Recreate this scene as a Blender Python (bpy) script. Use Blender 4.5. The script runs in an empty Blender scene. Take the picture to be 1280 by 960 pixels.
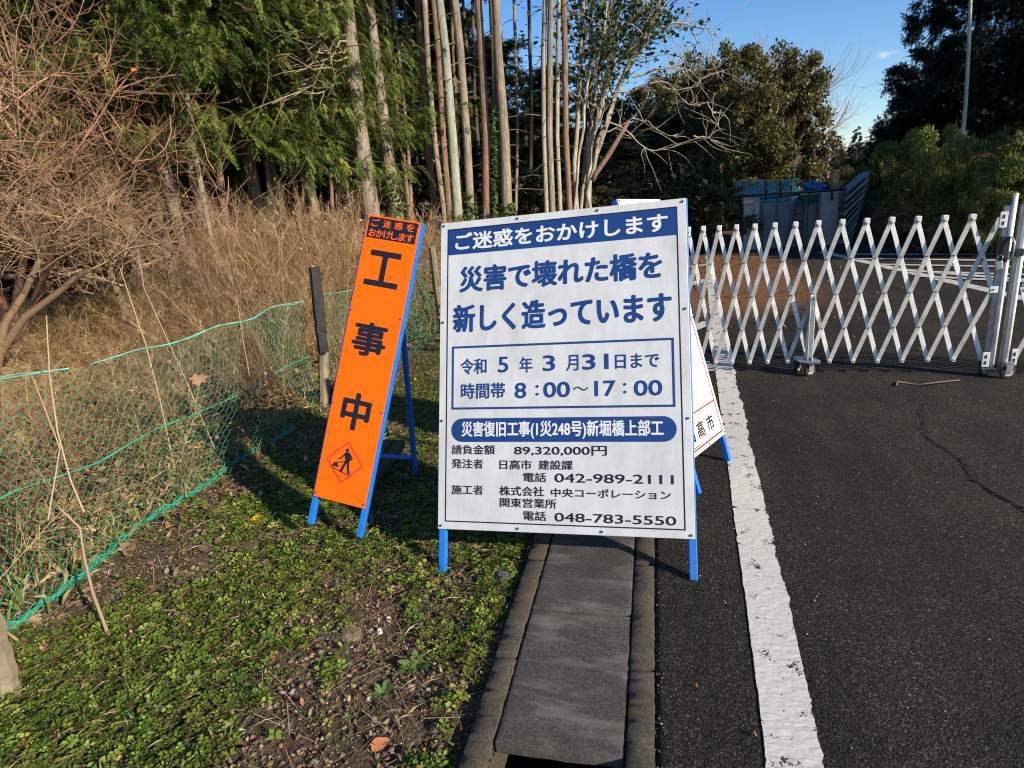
import bpy, math, random
import numpy as np
from mathutils import Vector
random.seed(7); RNG=np.random.default_rng(7)
sc=bpy.context.scene; COL=sc.collection
# ---------------------------------------------------------------- camera
H=1.505; FPX=770.0
R_=np.array([0.97378799,0.21157059,-0.08351545]); U_=np.array([0.01724602,0.29743599,0.95458599]); F_=np.array([-0.22680282,0.93100468,-0.28599084])
cam=bpy.data.cameras.new('camera'); co=bpy.data.objects.new('camera',cam); COL.objects.link(co)
from mathutils import Matrix
M=Matrix([[R_[0],U_[0],-F_[0],0],[R_[1],U_[1],-F_[1],0],[R_[2],U_[2],-F_[2],H],[0,0,0,1]])
co.matrix_world=M; cam.sensor_fit='HORIZONTAL'; cam.sensor_width=36; cam.lens=36*FPX/1280; cam.clip_start=.05; cam.clip_end=2000
sc.camera=co
# ---------------------------------------------------------------- light
SUN_EL=math.radians(24.0); SUNV=Vector((.89*math.cos(SUN_EL),-.456*math.cos(SUN_EL),math.sin(SUN_EL))).normalized()
w=bpy.data.worlds.new("World"); sc.world=w; w.use_nodes=True
nt=w.node_tree; nt.nodes.clear()
sky=nt.nodes.new('ShaderNodeTexSky'); sky.sky_type='NISHITA'; sky.sun_disc=False
sky.sun_elevation=SUN_EL; sky.sun_rotation=math.atan2(SUNV.x,SUNV.y); sky.air_density=1.0; sky.dust_density=.0; sky.ozone_density=3.5
hs=nt.nodes.new('ShaderNodeHueSaturation'); hs.inputs['Saturation'].default_value=1.18
nt.links.new(sky.outputs[0],hs.inputs['Color'])
bg=nt.nodes.new('ShaderNodeBackground'); bg.inputs[1].default_value=0.105
out=nt.nodes.new('ShaderNodeOutputWorld')
# one small cloud puff, a soft patch in the sky itself
geo=nt.nodes.new('ShaderNodeTexCoord'); cd=(F_*FPX+R_*(1106-640)-U_*(68-480)); cd=cd/np.linalg.norm(cd)
sub=nt.nodes.new('ShaderNodeVectorMath'); sub.operation='SUBTRACT'; sub.inputs[1].default_value=tuple(cd)
nt.links.new(geo.outputs['Generated'],sub.inputs[0])
mul=nt.nodes.new('ShaderNodeVectorMath'); mul.operation='MULTIPLY'; mul.inputs[1].default_value=(55,55,150)
nt.links.new(sub.outputs[0],mul.inputs[0])
ns=nt.nodes.new('ShaderNodeTexNoise'); ns.inputs['Scale'].default_value=90; ns.inputs['Detail'].default_value=4
nt.links.new(geo.outputs['Generated'],ns.inputs['Vector'])
ln=nt.nodes.new('ShaderNodeVectorMath'); ln.operation='LENGTH'; nt.links.new(mul.outputs[0],ln.inputs[0])
ad=nt.nodes.new('ShaderNodeMath'); ad.operation='MULTIPLY_ADD'; ad.inputs[1].default_value=1.3; nt.links.new(ns.outputs[0],ad.inputs[0]); nt.links.new(ln.outputs['Value'],ad.inputs[2])
mr=nt.nodes.new('ShaderNodeMapRange'); mr.inputs[1].default_value=1.45; mr.inputs[2].default_value=.5; mr.inputs[3].default_value=0; mr.inputs[4].default_value=.6; nt.links.new(ad.outputs[0],mr.inputs[0])
mx=nt.nodes.new('ShaderNodeMixRGB'); mx.inputs[2].default_value=(6.0,6.2,6.8,1); nt.links.new(mr.outputs[0],mx.inputs[0])
tn=nt.nodes.new('ShaderNodeMixRGB'); tn.blend_type='MULTIPLY'; tn.inputs[0].default_value=1; tn.inputs[2].default_value=(.99,.99,1.07,1)
nt.links.new(hs.outputs[0],tn.inputs[1]); nt.links.new(tn.outputs[0],mx.inputs[1])
nt.links.new(mx.outputs[0],bg.inputs[0]); nt.links.new(bg.outputs[0],out.inputs[0])
sl=bpy.data.lights.new('sun','SUN'); sl.energy=5.0; sl.angle=math.radians(.5); sl.color=(1,.88,.70)
so=bpy.data.objects.new('sun',sl); COL.objects.link(so); so.rotation_euler=SUNV.to_track_quat('Z','Y').to_euler(); so.location=(10,-5,20)
sc.view_settings.view_transform='Standard'; sc.view_settings.look='None'; sc.view_settings.gamma=1; sc.view_settings.use_curve_mapping=False
sc.view_settings.exposure=0.60
sc.render.engine='CYCLES'
try:
    sc.cycles.filter_width=1.1; sc.cycles.max_bounces=5; sc.cycles.diffuse_bounces=3; sc.cycles.transparent_max_bounces=4
except Exception: pass
# ---------------------------------------------------------------- helpers
def ray(x,y): return F_*FPX+R_*(x-640)-U_*(y-480)
C0=np.array([0,0,H])
def gp(x,y,z=0.0):
    v=ray(x,y); return C0+v*((z-H)/v[2])
def atd(x,y,d):
    v=ray(x,y); return C0+v*(d/math.hypot(v[0],v[1]))
def aty(x,y,Y):
    v=ray(x,y); return C0+v*(Y/v[1])
def yh(x): return 235-.0875*(x-815)
def sstep(a,b,x):
    t=np.clip((np.asarray(x,float)-a)/(b-a),0,1); return t*t*(3-2*t)
def noise2(x,y,s=1.0,seed=0):
    x=np.asarray(x,float)*s;y=np.asarray(y,float)*s
    return (np.sin(x*1.3+seed)*np.cos(y*1.7+seed*2.1)+.5*np.sin(x*2.9+y*1.1+seed*1.3)+.5*np.cos(y*3.3-x*1.9+seed*.7)+.25*np.sin(x*6.1-y*5.3+seed))/2.25
def terr(x,y):
    x=np.asarray(x,float);y=np.asarray(y,float)
    z=-.045+.55*sstep(-3.6,-9.5,x)+.012*noise2(x,y,3,1)*sstep(-.5,-.9,x)+.05*noise2(x,y,.8,3)*sstep(-2.8,-4,x)
    z=z+.5*sstep(10,16,y)*sstep(-.5,-3.0,x)
    z=z+1.2*sstep(8.5,16,x)
    z=z+.012*sstep(-.8,-.6,x)*(x<-.3)
    return z
BASE={}
def base_of(p): return BASE.get(p.name,np.zeros(3)) if p is not None else np.zeros(3)
def proto(V,T): return (np.array(V,float),np.array(T,int))
class MB:
    def __init__(s): s.v=[];s.f=[]
    def add(s,vs,fs):
        n=len(s.v); s.v+= [tuple(map(float,v)) for v in vs]; s.f+=[tuple(i+n for i in f) for f in fs]; return s
    def box(s,c,size,ax=None):
        c=np.array(c,float); hx,hy,hz=[k/2 for k in size]
        ax=np.eye(3) if ax is None else np.array(ax,float)
        vs=[c+ax[0]*a*hx+ax[1]*b*hy+ax[2]*d*hz for a,b,d in ((-1,-1,-1),(1,-1,-1),(1,1,-1),(-1,1,-1),(-1,-1,1),(1,-1,1),(1,1,1),(-1,1,1))]
        return s.add(vs,[(0,3,2,1),(4,5,6,7),(0,1,5,4),(1,2,6,5),(2,3,7,6),(3,0,4,7)])
    def bar(s,p,q,wd,dp,side):
        # rectangular bar from p to q; side = direction of depth dp
        p=np.array(p,float);q=np.array(q,float);d=q-p;L=np.linalg.norm(d);d=d/L;n=np.array(side,float);n=n-d*(n@d);n/=np.linalg.norm(n);u=np.cross(d,n)
        return s.box((p+q)/2,(L,wd,dp),(d,u,n))
    def tube(s,pts,rad,k=8,cap=True):
        P=np.array(pts,float);n=len(P)
        rad=np.full(n,rad,float) if np.isscalar(rad) else np.array(rad,float)
        T=np.gradient(P,axis=0);T/=np.linalg.norm(T,axis=1)[:,None]+1e-9
        ref=np.array([0,0,1.]) if abs(T[0][2])<.9 else np.array([1.,0,0])
        A=np.cross(T,ref);A/=np.linalg.norm(A,axis=1)[:,None]+1e-9;B=np.cross(T,A)
        an=np.arange(k)*2*math.pi/k
        V=P[:,None,:]+rad[:,None,None]*(np.cos(an)[None,:,None]*A[:,None,:]+np.sin(an)[None,:,None]*B[:,None,:])
        fs=[]
        for i in range(n-1):
            for j in range(k):
                a=i*k+j;b=i*k+(j+1)%k; fs.append((a,b,b+k,a+k))
        if cap: fs.append(tuple(range(k))[::-1]); fs.append(tuple((n-1)*k+j for j in range(k)))
        return s.add(V.reshape(-1,3),fs)
    def cyl(s,c,ax,r,L,k=16):
        c=np.array(c,float);ax=np.array(ax,float);ax/=np.linalg.norm(ax); return s.tube([c-ax*L/2,c+ax*L/2],r,k)
    def poly(s,pts,o,u,v,n,t=0.0):
        P=[np.array(o)+np.array(u)*a+np.array(v)*b+np.array(n)*t for a,b in pts]
        return s.add(P,[tuple(range(len(P)))])
    def build(s,name,m,parent=None,bevel=0,smooth=False,base=None):
        me=bpy.data.meshes.new(name)
        b=np.array(base,float) if base is not None else base_of(parent)
        me.from_pydata([tuple(np.array(v)-b) for v in s.v],[],s.f); me.update()
        return link(name,me,m,parent,bevel,smooth,b)
def link(name,me,m,parent=None,bevel=0,smooth=False,base=None):
    if m is not None: me.materials.append(m)
    if smooth: me.polygons.foreach_set('use_smooth',[True]*len(me.polygons))
    o=bpy.data.objects.new(name,me); COL.objects.link(o)
    if parent is not None: o.parent=parent
    else:
        if base is not None: o.location=tuple(base)
    BASE[o.name]=np.zeros(3) if base is None else np.array(base,float)
    if bevel:
        md=o.modifiers.new('bevel','BEVEL'); md.width=bevel; md.segments=2; md.limit_method='ANGLE'
    return o
def thing(name,label,cat,loc=(0,0,0),group=None):
    o=bpy.data.objects.new(name,None); COL.objects.link(o); o.location=tuple(map(float,loc)); o.empty_display_size=.1
    o['label']=label;o['category']=cat
    if group:o['group']=group
    BASE[o.name]=np.array(loc,float); return o
def tag(o,label=None,cat=None,group=None,kind=None):
    if label:o['label']=label
    if cat:o['category']=cat
    if group:o['group']=group
    if kind:o['kind']=kind
    return o
def trimesh(name,V,T,m,parent=None,col=None,smooth=False,base=None):
    b=np.array(base,float) if base is not None else base_of(parent)
    me=bpy.data.meshes.new(name); V=np.asarray(V,np.float32)-b.astype(np.float32);T=np.asarray(T,np.int32)
    me.vertices.add(len(V));me.vertices.foreach_set('co',V.ravel())
    me.loops.add(T.size);me.loops.foreach_set('vertex_index',T.ravel())
    me.polygons.add(len(T));me.polygons.foreach_set('loop_start',np.arange(0,T.size,3,dtype=np.int32));me.polygons.foreach_set('loop_total',np.full(len(T),3,np.int32))
    me.update(calc_edges=True)
    if col is not None:
        a=me.color_attributes.new('Col','FLOAT_COLOR','POINT'); c=np.ones((len(V),4),np.float32); c[:,:3]=col; a.data.foreach_set('color',c.ravel())
    return link(name,me,m,parent,0,smooth,b)
def rotmats(rz,tilt,taz=None):
    n=len(rz); taz=RNG.uniform(0,2*math.pi,n) if taz is None else taz
    def Rz(a):
        M=np.zeros((n,3,3));M[:,0,0]=np.cos(a);M[:,0,1]=-np.sin(a);M[:,1,0]=np.sin(a);M[:,1,1]=np.cos(a);M[:,2,2]=1;return M
    X=np.zeros((n,3,3));X[:,0,0]=1;X[:,1,1]=np.cos(tilt);X[:,1,2]=-np.sin(tilt);X[:,2,1]=np.sin(tilt);X[:,2,2]=np.cos(tilt)
    return Rz(taz)@X@Rz(rz-taz)
def scat(protos,pos,Rm,scale,cols,idx=None):
    pos=np.asarray(pos,float);n=len(pos);scale=np.broadcast_to(np.asarray(scale,float),(n,)) if np.ndim(scale)<2 else np.asarray(scale)
    idx=RNG.integers(0,len(protos),n) if idx is None else idx
    Vs=[];Ts=[];Cs=[];off=0
    for k,(pv,pt) in enumerate(protos):
        s=np.where(idx==k)[0]
        if not len(s):continue
        sc_=scale[s] if scale.ndim==2 else scale[s][:,None]
        loc=pv[None,:,:]*sc_[:,None,:]
        V=np.einsum('nij,nmj->nmi',Rm[s],loc)+pos[s][:,None,:]
        T=pt[None,:,:]+(np.arange(len(s))*len(pv))[:,None,None]+off
        Vs.append(V.reshape(-1,3));Ts.append(T.reshape(-1,3))
        Cs.append(np.repeat(cols[s],len(pv),axis=0)); off+=len(s)*len(pv)
    return np.concatenate(Vs),np.concatenate(Ts),np.concatenate(Cs)
def tubes_np(lines,k=3):
    Vs=[];Ts=[];off=0;an=np.arange(k)*2*math.pi/k;ca=np.cos(an)[None,:,None];sa=np.sin(an)[None,:,None]
    cache={}
    for P,r in lines:
        P=np.asarray(P,float);n=len(P);T=np.empty_like(P);T[1:-1]=P[2:]-P[:-2];T[0]=P[1]-P[0];T[-1]=P[-1]-P[-2]
        T/=np.sqrt((T*T).sum(1))[:,None]+1e-9
        ref=np.array([.13,.2,1.]) if abs(T[0][2])<.8 else np.array([1.,.2,.1])
        A=np.cross(T,ref);A/=np.sqrt((A*A).sum(1))[:,None]+1e-9;B=np.cross(T,A)
        Vs.append((P[:,None,:]+np.asarray(r,float)[:,None,None]*(ca*A[:,None,:]+sa*B[:,None,:])).reshape(-1,3))
        if n not in cache:
            q=[]
            for i in range(n-1):
                for j in range(k):
                    a=i*k+j;b=i*k+(j+1)%k;q+=[(a,b,b+k),(a,b+k,a+k)]
            cache[n]=np.array(q)
        Ts.append(cache[n]+off);off+=n*k
    return np.concatenate(Vs),np.concatenate(Ts)
# ---------------------------------------------------------------- materials
def newmat(name):
    m=bpy.data.materials.new(name);m.use_nodes=True;t=m.node_tree;b=t.nodes['Principled BSDF'];return m,t,b
def N(t,k,**kw):
    n=t.nodes.new(k)
    for a,b in kw.items():
        if hasattr(n,a) and a not in('Scale','Detail','Roughness'): setattr(n,a,b)
        else: n.inputs[a].default_value=b
    return n
def coords(t): return t.nodes.new('ShaderNodeTexCoord').outputs['Object']
def ramp(t,src,stops,interp='LINEAR'):
    r=t.nodes.new('ShaderNodeValToRGB');r.color_ramp.interpolation=interp
    e=r.color_ramp.elements
    while len(e)<len(stops): e.new(.5)
    for i,(p,c) in enumerate(stops): e[i].position=p;e[i].color=(*c,1) if len(c)==3 else c
    t.links.new(src,r.inputs[0]);return r.outputs[0]
def noise(t,vec,scale,detail=4,rough=.6):
    n=t.nodes.new('ShaderNodeTexNoise');n.inputs['Scale'].default_value=scale;n.inputs['Detail'].default_value=detail;n.inputs['Roughness'].default_value=rough
    t.links.new(vec,n.inputs['Vector']);return n.outputs[0]
def vor(t,vec,scale,out=0,feature='F1'):
    n=t.nodes.new('ShaderNodeTexVoronoi');n.inputs['Scale'].default_value=scale;n.feature=feature;t.links.new(vec,n.inputs['Vector']);return n.outputs[out]
def mix(t,f,a,b,mode='MIX'):
    n=t.nodes.new('ShaderNodeMixRGB');n.blend_type=mode
    for i,x in ((0,f),(1,a),(2,b)):
        if isinstance(x,bpy.types.NodeSocket): t.links.new(x,n.inputs[i])
        else: n.inputs[i].default_value=x if i==0 else ((*x,1) if len(x)==3 else x)
    return n.outputs[0]
def math_(t,op,a,b=0.0,c=0.0):
    n=t.nodes.new('ShaderNodeMath');n.operation=op
    for i,x in enumerate((a,b,c)):
        if isinstance(x,bpy.types.NodeSocket): t.links.new(x,n.inputs[i])
        else: n.inputs[i].default_value=x
    return n.outputs[0]
def bump(t,b,h,strength=.5,dist=.01):
    n=t.nodes.new('ShaderNodeBump');n.inputs['Strength'].default_value=strength;n.inputs['Distance'].default_value=dist
    t.links.new(h,n.inputs['Height']);t.links.new(n.outputs[0],b.inputs['Normal'])
def simple(name,col,rough=.5,metal=0,var=.12,scale=8,bmp=0,bscale=60,dist=.002):
    m,t,b=newmat(name);v=coords(t)
    lo=tuple(c*(1-var) for c in col);hi=tuple(min(1,c*(1+var)) for c in col)
    t.links.new(ramp(t,noise(t,v,scale,5),[(.3,lo),(.7,hi)]),b.inputs['Base Color'])
    b.inputs['Roughness'].default_value=rough;b.inputs['Metallic'].default_value=metal
    if bmp: bump(t,b,noise(t,v,bscale,4),bmp,dist)
    return m
def leafmat(name,trans=.35,rough=.5,spec=.3):
    m,t,b=newmat(name);a=t.nodes.new('ShaderNodeAttribute');a.attribute_name='Col'
    t.links.new(a.outputs['Color'],b.inputs['Base Color']);b.inputs['Roughness'].default_value=rough
    b.inputs['Specular IOR Level'].default_value=spec
    if trans:
        tr=t.nodes.new('ShaderNodeBsdfTranslucent');t.links.new(a.outputs['Color'],tr.inputs['Color'])
        ms=t.nodes.new('ShaderNodeMixShader');ms.inputs[0].default_value=trans
        t.links.new(b.outputs[0],ms.inputs[1]);t.links.new(tr.outputs[0],ms.inputs[2]);t.links.new(ms.outputs[0],t.nodes['Material Output'].inputs['Surface'])
    return m
M_leaf=leafmat('foliage'); M_dry=leafmat('dry_stalk',.15,.7,.15); M_wood=leafmat('twig_bark',0,.8,.2); M_stone=leafmat('stone',0,.75,.25); M_deadleaf=leafmat('dead_leaf',.2,.75,.15)
def asphalt():
    m,t,b=newmat('asphalt');v=coords(t)
    wv=t.nodes.new('ShaderNodeVectorMath');wv.operation='ADD';nn=t.nodes.new('ShaderNodeTexNoise');nn.inputs['Scale'].default_value=60;t.links.new(v,nn.inputs['Vector'])
    sc3=t.nodes.new('ShaderNodeVectorMath');sc3.operation='SCALE';sc3.inputs['Scale'].default_value=.012;t.links.new(nn.outputs['Color'],sc3.inputs[0]);t.links.new(v,wv.inputs[0]);t.links.new(sc3.outputs[0],wv.inputs[1]);vv=wv.outputs[0]
    cell=vor(t,vv,135,1);d=vor(t,vv,135,0);d2=vor(t,vv,310,0)
    bw=t.nodes.new('ShaderNodeSeparateColor');t.links.new(cell,bw.inputs[0])
    g=ramp(t,bw.outputs[0],[(0,(.011,.0095,.0072)),(.5,(.034,.030,.0228)),(.86,(.066,.058,.043)),(.95,(.10,.088,.068)),(1,(.15,.137,.115))])
    g=mix(t,math_(t,'LESS_THAN',d,.55),(.006,.0055,.005),g)
    big=ramp(t,noise(t,v,1.1,7,.7),[(.32,(.55,.55,.55)),(.5,(1,1,1)),(.7,(1.6,1.52,1.36))]);c=mix(t,1.0,g,big,'MULTIPLY')
    mp=t.nodes.new('ShaderNodeMapping');mp.inputs['Scale'].default_value=(1.6,.16,1);t.links.new(v,mp.inputs[0])
    tyre=ramp(t,noise(t,mp.outputs[0],1.3,3),[(.38,(.62,.62,.62)),(.62,(1.3,1.28,1.24))]);c=mix(t,1.0,c,tyre,'MULTIPLY')
    wc=vor(t,v,42,1);sp=N(t,'ShaderNodeSeparateColor');t.links.new(wc,sp.inputs[0]);wd=vor(t,v,42,0)
    k=math_(t,'MULTIPLY',math_(t,'GREATER_THAN',sp.outputs[0],.982),math_(t,'LESS_THAN',wd,.17))
    c=mix(t,k,c,(.36,.34,.29))
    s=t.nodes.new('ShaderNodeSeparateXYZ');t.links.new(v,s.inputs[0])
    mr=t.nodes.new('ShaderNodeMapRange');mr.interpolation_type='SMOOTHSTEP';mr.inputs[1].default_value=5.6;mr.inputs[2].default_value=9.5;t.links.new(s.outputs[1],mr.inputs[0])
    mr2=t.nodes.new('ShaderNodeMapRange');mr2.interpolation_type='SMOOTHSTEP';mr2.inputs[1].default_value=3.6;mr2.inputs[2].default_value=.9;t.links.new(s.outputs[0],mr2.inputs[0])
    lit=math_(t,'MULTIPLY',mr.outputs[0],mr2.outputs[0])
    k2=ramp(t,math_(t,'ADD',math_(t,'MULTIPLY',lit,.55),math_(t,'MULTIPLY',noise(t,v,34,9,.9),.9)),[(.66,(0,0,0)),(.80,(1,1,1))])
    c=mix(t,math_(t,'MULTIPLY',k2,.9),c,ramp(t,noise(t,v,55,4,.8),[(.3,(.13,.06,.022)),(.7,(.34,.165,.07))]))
    # brown dust film, thicker away from the edge line
    mr3=t.nodes.new('ShaderNodeMapRange');mr3.inputs[1].default_value=.4;mr3.inputs[2].default_value=3.2;mr3.inputs[3].default_value=.25;mr3.inputs[4].default_value=1;t.links.new(s.outputs[0],mr3.inputs[0])
    k3=math_(t,'MULTIPLY',ramp(t,noise(t,v,2.6,8,.75),[(.42,(0,0,0)),(.75,(.6,.6,.6))]),mr3.outputs[0])
    c=mix(t,k3,c,(.068,.053,.035))
    t.links.new(c,b.inputs['Base Color']);b.inputs['Roughness'].default_value=.8;b.inputs['Specular IOR Level'].default_value=.3
    hgt=math_(t,'ADD',math_(t,'MULTIPLY',d,-1.0),math_(t,'ADD',math_(t,'MULTIPLY',d2,-.5),math_(t,'MULTIPLY',noise(t,v,90,3,.8),.8)))
    bump(t,b,hgt,1.0,.008);return m
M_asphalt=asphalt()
def paint():
    m,t,b=newmat('road_paint');v=coords(t)
    n1=noise(t,v,11,8,.75); n2=vor(t,v,130,0)
    k=ramp(t,math_(t,'ADD',n1,math_(t,'MULTIPLY',n2,-.12)),[(.34,(1,1,1)),(.355,(0,0,0))])
    wv=N(t,'ShaderNodeTexNoise',Scale=26.0,Detail=6.0);mp=t.nodes.new('ShaderNodeMapping');mp.inputs['Scale'].default_value=(1,2.2,1);t.links.new(v,mp.inputs[0]);t.links.new(mp.outputs[0],wv.inputs['Vector'])
    base=ramp(t,wv.outputs[0],[(.3,(.50,.485,.44)),(.48,(.62,.60,.55)),(.52,(.55,.535,.49)),(.7,(.65,.63,.58))])
    t.links.new(mix(t,k,base,(.035,.034,.032)),b.inputs['Base Color']);b.inputs['Roughness'].default_value=.6
    bump(t,b,math_(t,'ADD',wv.outputs[0],math_(t,'MULTIPLY',k,-.4)),.8,.006);return m
M_paint=paint()
def concrete(name,c0,c1,scuff=True,moss=False):
    m,t,b=newmat(name);v=coords(t)
    c=ramp(t,noise(t,v,7,8,.7),[(.3,c0),(.7,c1)])
    gr=ramp(t,noise(t,v,125,5,.9),[(.38,(.30,.30,.30)),(.5,(.95,.95,.93)),(.63,(1.9,1.9,1.85))]);c=mix(t,1,c,gr,'MULTIPLY')
    if scuff:
        mp=t.nodes.new('ShaderNodeMapping');mp.inputs['Scale'].default_value=(1,3.2,1);mp.inputs['Rotation'].default_value=(0,0,.25);t.links.new(v,mp.inputs[0])
        k=ramp(t,noise(t,mp.outputs[0],3.1,9,.72),[(.50,(0,0,0)),(.72,(.6,.6,.6))]);c=mix(t,k,c,(.27,.26,.235))
    if moss:
        k=ramp(t,noise(t,v,5,9,.8),[(.48,(0,0,0)),(.62,(.8,.8,.8))]);c=mix(t,k,c,(.12,.075,.035));k=ramp(t,noise(t,v,8.3,9,.8),[(.5,(0,0,0)),(.66,(.7,.7,.7))]);c=mix(t,k,c,(.03,.032,.018))
    t.links.new(c,b.inputs['Base Color']);b.inputs['Roughness'].default_value=.85
    bump(t,b,math_(t,'ADD',noise(t,v,170,5,.85),math_(t,'MULTIPLY',vor(t,v,260,0),.6)),.9,.005);return m
M_cover=concrete('gutter_concrete',(.040,.037,.032),(.085,.079,.068)); M_kerb=concrete('kerb_concrete',(.05,.043,.032),(.10,.083,.06),False,True)
M_wallc=concrete('wall_concrete',(.30,.30,.30),(.46,.46,.44),False)
def soil():
    m,t,b=newmat('soil');v=coords(t)
    c=ramp(t,noise(t,v,9,9,.75),[(.28,(.035,.024,.013)),(.5,(.085,.058,.032)),(.72,(.17,.12,.07))])
    c2=ramp(t,vor(t,v,70,1),[(0,(.6,.55,.5)),(1,(1.5,1.4,1.3))]);c=mix(t,.8,c,c2,'MULTIPLY')
    t.links.new(c,b.inputs['Base Color']);b.inputs['Roughness'].default_value=.95
    bump(t,b,math_(t,'ADD',noise(t,v,60,6,.8),vor(t,v,70,0)),.9,.012);return m
M_soil=soil()
M_blue,_t,_b=newmat('blue_paint');_v=coords(_t);_c=ramp(_t,noise(_t,_v,14,6),[(.3,(.007,.13,.52)),(.7,(.010,.18,.66))])
_c=mix(_t,ramp(_t,noise(_t,_v,38,8,.8),[(.66,(0,0,0)),(.69,(1,1,1))]),_c,(.06,.045,.035));_c=mix(_t,ramp(_t,noise(_t,_v,6,8,.8),[(.52,(0,0,0)),(.75,(.45,.45,.45))]),_c,(.10,.12,.14))
_t.links.new(_c,_b.inputs['Base Color']);_b.inputs['Roughness'].default_value=.5
M_alu=simple('aluminium_shade_grey',(.50,.50,.47),.45,.1,.28,13,.4,30)  # front lattice bars: their shaded look is put into this greyer colour
M_alu2=simple('aluminium_lit_pale',(.84,.83,.78),.4,.0,.2,13,.4,30)  # same metal paler: back bars' sunlit look in the colour; also tubes, channel
M_steel=simple('galvanised_steel',(.45,.46,.46),.38,.75,.25,22)
M_darkm=simple('dark_metal',(.03,.032,.035),.5,.3)
M_black=simple('black_plastic',(.012,.012,.014),.5)
M_white=simple('white_plastic',(.75,.75,.72),.5)
M_wheel=simple('wheel_resin',(.55,.47,.36),.6,0,.3,40)
# ---------------------------------------------------------------- text
def text_poly(body,offset=.0):
    cu=bpy.data.curves.new('t','FONT');cu.body=body;cu.size=1;cu.offset=offset;cu.resolution_u=4;cu.dimensions='2D';cu.fill_mode='BOTH'
    o=bpy.data.objects.new('t',cu);COL.objects.link(o)
    dg=bpy.context.evaluated_depsgraph_get();dg.update();me=o.evaluated_get(dg).to_mesh()
    V=np.array([v.co[:2] for v in me.vertices]);Fs=[tuple(p.vertices) for p in me.polygons]
    o.evaluated_get(dg).to_mesh_clear();bpy.data.objects.remove(o);bpy.data.curves.remove(cu)
    return V,Fs
def put_text(mb,body,x0,x1,yc,h,o,u,v,n,t=.002,offset=.02,each=False):
    if each:
        # every character gets its own equal cell
        k=len(body);g=(x1-x0)/(k+ (k-1)*each);p=x0
        for ch in body:
            put_text(mb,ch,p,p+g,yc,h,o,u,v,n,t,offset);p+=g*(1+each)
        return
    V,Fs=text_poly(body,0)
    if not len(V):return
    # heavier strokes: the glyph is laid down several times with small shifts, each a hair above the last
    mn=V.min(0);mxx=V.max(0);s=(V-mn)/(mxx-mn);g=min(h,(x1-x0))*1.0 if len(body)==1 else h
    e=g*offset*.95;k=0
    for dx,dy in ((0,0),(1,0),(-1,0),(0,.8),(0,-.8),(.7,.6),(-.7,.6),(.7,-.6),(-.7,-.6)):
        X_=x0+e+s[:,0]*(x1-x0-2*e)+dx*e;Y_=yc-h/2+e+s[:,1]*(h-2*e)+dy*e
        P=np.array(o)+np.outer(X_,u)+np.outer(Y_,v)+np.array(n)*(t+k*.00006);k+=1
        mb.add(P,Fs)
def frame_axes(az,lean,rl=0):
    u=np.array([math.cos(az),math.sin(az),0]);nn=np.array([-math.sin(az),math.cos(az),0]);v=nn*math.sin(lean)+np.array([0,0,1])*math.cos(lean)
    u2=u*math.cos(rl)+v*math.sin(rl);v2=-u*math.sin(rl)+v*math.cos(rl);return u2,v2,np.cross(u2,v2)*1.0
def ring(mb,pts,wd,o,u,v,n,t):
    # outline of a convex polygon given in board coordinates
    P=np.array(pts,float);c=P.mean(0);Q=[]
    k=len(P)
    for i in range(k):
        a=P[i-1]-P[i];b=P[(i+1)%k]-P[i];a/=np.linalg.norm(a);b/=np.linalg.norm(b);s=a+b;sn=np.linalg.norm(s)
        if sn<1e-4: d=np.array([-b[1],b[0]]);d*=np.sign((c-P[i])@d);Q.append(P[i]+d*wd)
        else:
            s/=sn;si=abs(s[0]*b[1]-s[1]*b[0]);Q.append(P[i]+s*wd/max(si,.2))
    for i in range(k):
        j=(i+1)%k;mb.poly([P[i],P[j],Q[j],Q[i]],o,u,v,n,t)
# ================================================================ SETTING
def grid_axis(segs):
    a=[]
    for x0,x1,st in segs:
        n=max(1,int(round((x1-x0)/st)));a+=list(x0+(x1-x0)*np.arange(n)/n)
    a.append(segs[-1][1]);return np.array(a)
gx=grid_axis([(-400,-40,60),(-40,-12,2.0),(-12,-3.6,.3),(-3.6,-.56,.03),(-.56,-.54,.02),(-.54,8,1.2),(8,40,1.5),(40,400,60)])
gy=grid_axis([(-60,-4,8),(-4,.8,.6),(.8,5,.035),(5,12,.2),(12,40,1.0),(40,120,10),(120,500,60)])
X,Y=np.meshgrid(gx,gy);Z=terr(X,Y)
fine=(X>-3.6)&(X<-.565)&(Y>.8)&(Y<5)
Z=Z+np.where(fine,.008*noise2(X,Y,17,5)+RNG.normal(0,.003,X.shape),0)
Z=np.where((X>-.55)&(X<8),-.35,Z)
Z=np.where((X>-.6)&(X<8)&(Y>14.7),-.7,Z)
nx=len(gx);V=np.stack([X.ravel(),Y.ravel(),Z.ravel()],1)
i=np.arange(len(gy)-1)[:,None]*nx+np.arange(nx-1)[None,:];i=i.ravel()
T=np.concatenate([np.stack([i,i+1,i+nx+1],1),np.stack([i,i+nx+1,i+nx],1)])
tag(trimesh('ground',V,T,M_soil,smooth=True),kind='structure')
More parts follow.
